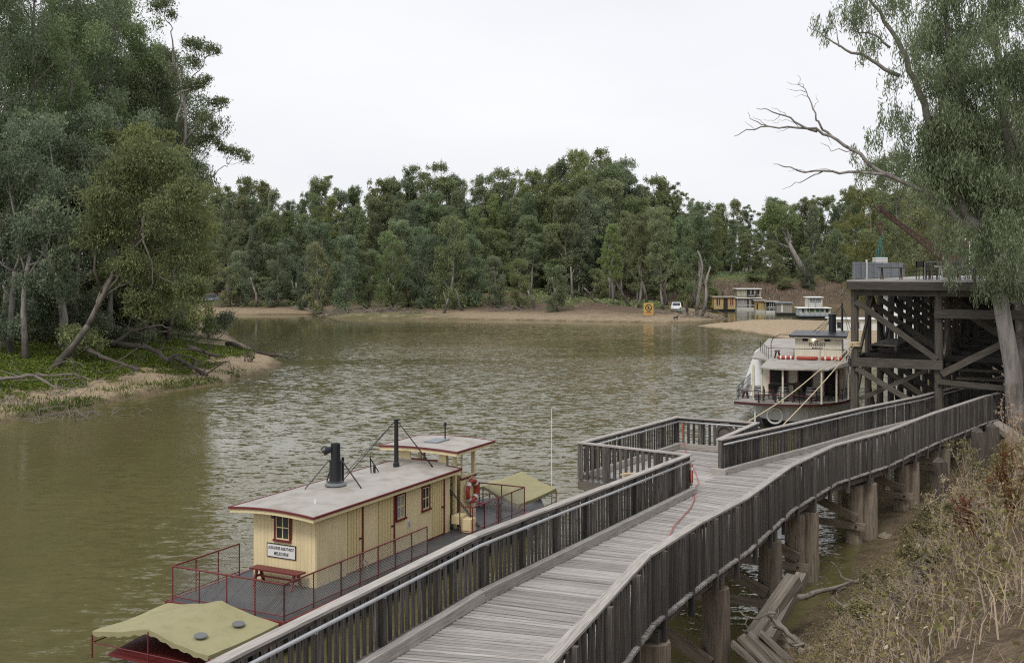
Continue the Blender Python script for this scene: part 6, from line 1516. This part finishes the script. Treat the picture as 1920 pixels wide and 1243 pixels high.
# the house roof and lawn glimpsed through the trees
p = W(1300, 500, d=330); p.z = gz(p.x, p.y); t = thing('distant_house', 'pale house with a low roof glimpsed through trees beyond the lawn', 'house', p); p2 = 6.5
mb = MB(); mb.box(-3, 22, 0, 6, 0, 3.2); mb.build('wall', M['weatherboard'], t); mb = MB(); mb.prism([(-4, -1), (23, -1), (23, 7), (-4, 7)], 3.2, 4.9, [(-1, 2.6), (20, 2.6), (20, 3.4), (-1, 3.4)]); mb.build('roof', M['galv'], t)
for k in range(5): mb = MB(); mb.box(-1+k*4.6, 1+k*4.6, -.06, -.01, .9, 2.4); mb.build('window', M['glassy'], t)



# ---------------------------------------------------------------- ground cover (nobody could count it)
def blades(name, P, hgt, wid, lean, mat, label, rng, seg=2, curl=.5):
    """grass blades: bent strips rooted at P"""
    k = len(P); az = rng.random(k)*2*math.pi; h = hgt*(.55+.9*rng.random(k)); ln = lean*(.3+1.2*rng.random(k))
    dx = np.cos(az)*ln; dy = np.sin(az)*ln; sx = -np.sin(az)*wid*.5; sy = np.cos(az)*wid*.5
    sc = .6+.8*rng.random(k); sx *= sc; sy *= sc
    mid = P+np.stack([dx*h*.3, dy*h*.3, h*.6], 1); tip = P+np.stack([dx*h, dy*h, h*(1-curl*ln*.5)], 1); s = np.stack([sx, sy, 0*sx], 1)
    V = np.stack([P-s, P+s, mid+s*.75, mid-s*.75, tip+s*.15, tip-s*.15], 1).reshape(-1, 3)
    b = np.arange(k)[:, None]*6; Q = np.concatenate([b+np.array([0, 1, 2, 3]), b+np.array([3, 2, 4, 5])], 1).reshape(-1, 4)
    return tag(np_mesh(name, V, Q, mat), label, None, None, 'stuff')
def scatter(n, x0, x1, y0, y1, f, rng):
    x = rng.uniform(x0, x1, n); y = rng.uniform(y0, y1, n); keep = rng.random(n) < f(x, y); x, y = x[keep], y[keep]
    return np.stack([x, y, height(x, y)], 1)
def small_leaves(name, P, size, hgt, mat, label, rng, per=6, spread=.15):
    c = np.repeat(P, per, 0); k = len(c); c = c+rng.normal(size=(k, 3))*np.array([spread, spread, 0]); c[:, 2] += hgt*rng.random(k)
    a = rng.normal(size=(k, 3)); a[:, 2] *= .6; a /= np.linalg.norm(a, axis=1)[:, None]; b = np.cross(a, rng.normal(size=(k, 3))); b /= np.linalg.norm(b, axis=1)[:, None]+1e-9
    s = (size*(.6+.8*rng.random(k)))[:, None]
    V = np.stack([c-a*s*.5, c+b*s*.28, c+a*s*.5, c-b*s*.28], 1).reshape(-1, 3)
    return tag(np_mesh(name, V, np.arange(4*k).reshape(-1, 4), mat), label, None, None, 'stuff')
def lm_(name, a, b, c, tr=.2): return leafmat(name, a, b, c, 0, tr, .9)
M['cover'] = lm_('green bank cover', (.08, .105, .035), (.14, .175, .055), (.21, .25, .085)); M['lush'] = lm_('lush edge grass', (.08, .105, .035), (.13, .16, .055), (.2, .22, .09))
M['straw'] = lm_('dry straw', (.24, .185, .11), (.4, .32, .2), (.56, .47, .31)); M['greyweed'] = lm_('grey dead weed', (.14, .12, .105), (.26, .225, .2), (.4, .355, .3))
M['oliveweed'] = lm_('olive weed', (.11, .105, .05), (.2, .185, .095), (.33, .295, .165)); M['redweed'] = lm_('rusty dock', (.085, .042, .022), (.16, .08, .042), (.25, .135, .075)); M['seed'] = lm_('pale seed heads', (.3, .24, .16), (.45, .37, .25), (.6, .52, .38))
rng = np.random.default_rng(501)
# left bank
P = scatter(44000, -60, -21, 60, 108, lambda x, y: sm(-.12, .12, fbm(x*.22, y*.22, 31)*1.1+fbm(x*.9, y*.9, 41)*.6+(shore_dist(x, y)-3.6)*.1-sm(-26, -22, x)*.35)*(shore_dist(x, y) > 1.5)*sm(24, 14, shore_dist(x, y)), rng)
small_leaves('green_ground_cover', P, .19, .2, M['cover'], 'low green ground cover spreading over the left bank', rng, 6, .2)
seg = [(SH[k], SH[k+1]) for k in range(len(SH)-1) if SH[k][0] < -20 and SH[k][1] < 112 and SH[k][1] > 45]
pts = []
for a_, b_ in seg:
    L_ = math.dist(a_, b_); k_ = int(L_*200); t_ = rng.random(k_)[:, None]; nrm_ = np.array([-(b_-a_)[1], (b_-a_)[0]])/L_
    q_ = a_+(b_-a_)*t_; pts.append(q_)
q_ = np.concatenate(pts); q_ = q_+np.stack([-np.abs(rng.normal(size=len(q_)))*1.1, rng.normal(size=len(q_))*.5], 1)
hz_ = height(q_[:, 0], q_[:, 1]); ok_ = (hz_ > .04) & (hz_ < .85) & (rng.random(len(q_)) < sm(-.15, .2, fbm(q_[:, 0]*.35, q_[:, 1]*.35, 77)+.12*(q_[:, 1] < 72))*sm(95, 84, q_[:, 1]))
P = np.stack([q_[ok_, 0], q_[ok_, 1], hz_[ok_]], 1)
blades('bank_edge_grass', P, .2, .05, .7, M['lush'], 'bright green grass fringing the left bank at the water', rng)
P = scatter(9000, -60, -24, 62, 110, lambda x, y: (shore_dist(x, y) > 3)*.6, rng); blades('dead_grass', P, .4, .03, .7, M['greyweed'], 'sparse dead grey stalks on the left bank', rng)
# far bank: low growth under the trees
P = scatter(9000, -60, 38, 175, 232, lambda x, y: (shore_dist(x, y) > 9)*sm(-.1, .2, fbm(x*.1, y*.1, 15)), rng); small_leaves('undergrowth', P, .5, .9, M['leafA'], 'low scrub under the trees of the far bank', rng, 4, .5)
P = scatter(9000, 40, 110, 236, 300, lambda x, y: (shore_dist(x, y) > 10)*.3, rng); small_leaves('undergrowth', P, .5, .9, M['leafB'], 'scrub under the trees behind the houseboats', rng, 4, .6)
P = scatter(5000, 42, 90, 240, 275, lambda x, y: (shore_dist(x, y) > 2)*sm(13, 5, shore_dist(x, y)), rng); blades('dry_bank_grass', P, .9, .12, .8, M['greyweed'], 'dry brown grass on the bank behind the houseboats', rng)
# right bank: straw, grey stalks, olive weeds
right = lambda x, y: (shore_dist(x, y) > .8)
near = lambda x, y: np.clip(16/np.maximum(y, 4), .15, 1)
def inview(x, y): return (x/y*F+960 > 1180) & (x/y*F+960 < 2700)
def Pn(n, dens): return scatter(n, .5, 44, 5, 62, lambda x, y: right(x, y)*inview(x, y)*near(x, y)*dens(x, y), rng)
clump = lambda s, f=.5, lo=-.1, hi=.2: (lambda x, y: sm(lo, hi, fbm(x*f, y*f, s)))
P = Pn(430000, lambda x, y: clump(91, .5, -.3, .15)(x, y)*sm(.8, 2.2, shore_dist(x, y))); blades('dry_grass', P, .25, .009, 1.0, M['straw'], 'dry straw grass over the right bank', rng)
P = Pn(330000, lambda x, y: clump(92, .6, -.1, .2)(x, y)*sm(1.5, 4.0, shore_dist(x, y))); blades('dead_stalks', P, .3, .009, 1.2, M['greyweed'], 'tangled dead grey stalks over the right bank', rng)
P = Pn(110000, lambda x, y: clump(93, .45, -.1, .12)(x, y)*sm(.5, 1.8, shore_dist(x, y))); small_leaves('leafy_weeds', P, .045, .5, M['oliveweed'], 'leafy olive weeds on the right bank', rng, 11, .13)
P = Pn(9000, lambda x, y: clump(94, .5, 0, .2)(x, y)); small_leaves('green_sprigs', P, .04, .25, M['lush'], 'fresh green sprigs between dead weeds on the right bank', rng, 8, .1)
P = Pn(90000, lambda x, y: sm(0, 1.0, shore_dist(x, y))*.7); small_leaves('leaf_litter', P, .035, .02, M['straw'], 'fallen leaves and bark litter on the right bank', rng, 2, .2)
P = Pn(9000, lambda x, y: clump(95, .5, -.05, .15)(x, y)*sm(1.5, 4, shore_dist(x, y))); small_leaves('seed_heads', P, .026, .65, M['seed'], 'pale dry seed heads above the weeds on the right bank', rng, 9, .15)
# single tall weeds one can pick out
rg = np.random.default_rng(612)
def weed(px, py, d, h, mat, label, group, dens=5):
    p = W(px, py, d=d); p.z = gz(p.x, p.y); t = thing('tall_weed', label, 'weed', p, 0, group); mb = MB(); tips = []
    for k in range(5):
        a = rg.normal(size=2)*.1; e = np.array([rg.normal()*h*.16, rg.normal()*h*.16, h*(.65+.4*rg.random())]); pts = limb(mb, (a[0]*.3, a[1]*.3, -.05), e, .011, .004, rg, .04, 6, 4)
        for q in range(7): b = pts[int(rg.integers(2, 7))]; dv = rg.normal(size=3)*h*.09; dv[2] = abs(dv[2])*1.6; w = limb(mb, b, b+dv, .006, .003, rg, .05, 3, 3); tips += [w[-1], w[1], w[2]]
        tips += pts[2:]
    mb.build('stalk', M[mat], t); tips = np.array(tips); V, Q = leaves(tips, np.full(len(tips), .035), [dens]*len(tips), .028, .014, 0, rg, 1, .1); tag(np_mesh('seed_heads', V, Q, M[mat], t), kind='stuff')
for k, (px, py, d, h, lab) in enumerate([(1840, 1190, 11.5, .62, 'rust brown dock stalk standing up at the lower right'), (1900, 1160, 10.5, .6, 'rust brown dock at the right edge low down'), (1890, 1050, 15, .6, 'rust brown dock at the right edge halfway up'), (1800, 1090, 14.5, .5, 'thin rust brown dock left of the group'), (1860, 1040, 17, .55, 'rust brown dock on the slope in the middle of the weeds')]): weed(px, py, d, h, 'redweed', lab, 'rust brown dock stalks')
for k, (px, py, d, h, lab) in enumerate([(1720, 1190, 13, .5, 'grey dead weed at the bottom centre of the bank'), (1700, 1215, 12.5, .45, 'grey dead weed lowest on the bank'), (1905, 930, 26, 1.3, 'tall dry weed at the right edge near the log'), (1860, 930, 28, 1.2, 'dry branching weed below the sawn log'), (1880, 860, 34, 1.3, 'dry weed beside the sawn log'), (1820, 980, 24, 1.3, 'dry weed right of the old split pile'), (1912, 1000, 18, 1.3, 'dry straw coloured weed halfway up the right edge'), (1760, 1060, 18, .9, 'straw weed below the old split pile'), (1640, 1150, 17, .8, 'straw weed under the boardwalk piles')]): weed(px, py, d, h, 'seed' if k > 1 else 'greyweed', lab, 'dry weeds on the right bank', 6)
for k, (px, py, d, w, h, mt) in enumerate([(1640, 1100, 21, .5, .55, 'oliveweed'), (1700, 1070, 22, .6, .6, 'oliveweed'), (1760, 1030, 24, .6, .7, 'oliveweed'), (1820, 1000, 25, .7, .7, 'seed'), (1880, 985, 22, .6, .7, 'oliveweed'), (1780, 1100, 17, .45, .45, 'oliveweed'), (1690, 1140, 17, .4, .4, 'oliveweed'), (1850, 920, 31, .8, .9, 'oliveweed'), (1905, 900, 30, .7, .9, 'seed'), (1630, 1180, 16, .35, .35, 'oliveweed'), (1890, 1110, 13, .4, .4, 'oliveweed'), (1745, 1180, 13, .3, .35, 'oliveweed')]):
    p = W(px, py, d=d); p.z = gz(p.x, p.y); t = thing('weed_bush', 'bushy weed on the right bank, '+ordinal(k+1)+' counted up from the boardwalk piles', 'weed', p, 0, 'bushy weeds on the right bank'); mbt = MB(); cs = []
    for q in range(16):
        e = np.array([rg.normal()*w*.6, rg.normal()*w*.6, h*(.4+.6*rg.random())]); limb(mbt, (e[0]*.2, e[1]*.2, -.1), e, .009, .004, rg, .08, 4, 4); cs += [e, e*.75]
    mbt.build('stem', M['greyweed'], t); V, Q = leaves(cs, [h*.2]*len(cs), [110]*len(cs), .05, .022, 0, rg, 1, .1); np_mesh('foliage', V, Q, M[mt], t)
# roots and stones at the piles' feet
for k, (path, lab) in enumerate([([(1560, 1110, 27), (1590, 1095, 28.5), (1650, 1080, 30), (1700, 1065, 31), (1740, 1045, 32)], 'grey root winding along the bank below the piles'), ([(1500, 1120, 25), (1550, 1105, 26.5), (1600, 1090, 28)], 'bare root beside the water under the boardwalk'), ([(1570, 1150, 23), (1600, 1125, 24.5), (1620, 1120, 25)], 'crooked root on bare earth under the boardwalk'), ([(1445, 1150, 20), (1470, 1180, 19.3), (1505, 1210, 18.6)], 'dark broken branch below the leaning beams')]):
    fallen(lab, path, .07, .035, 'log', 3, 400+k, 'roots on the right bank', 'exposed_root', .5)
for k in range(14):
    y = rg.uniform(18, 36); x0 = float(np.interp(y, SH[2:8, 1], SH[2:8, 0])); x = x0+rg.uniform(.3, 2.6); s = rg.uniform(.12, .34); mb = MB(); n = 7; prof = []
    mb.lathe([(s*.5, 0), (s*1.0, s*.2), (s*.9, s*.55), (s*.4, s*.8)], (0, 0, 0), n); V2 = [(a+rg.normal()*s*.12, b+rg.normal()*s*.12, c+rg.normal()*s*.06) for a, b, c in mb.v]; mb.v = V2
    ob = mb.build('bank_stone', M['stone']); ob.location = (x, y, gz(x, y)-.05); tag(ob, 'earthy stone on the bank below the boardwalk, '+ordinal(k+1)+' of the scatter', 'stone', 'stones below the boardwalk')
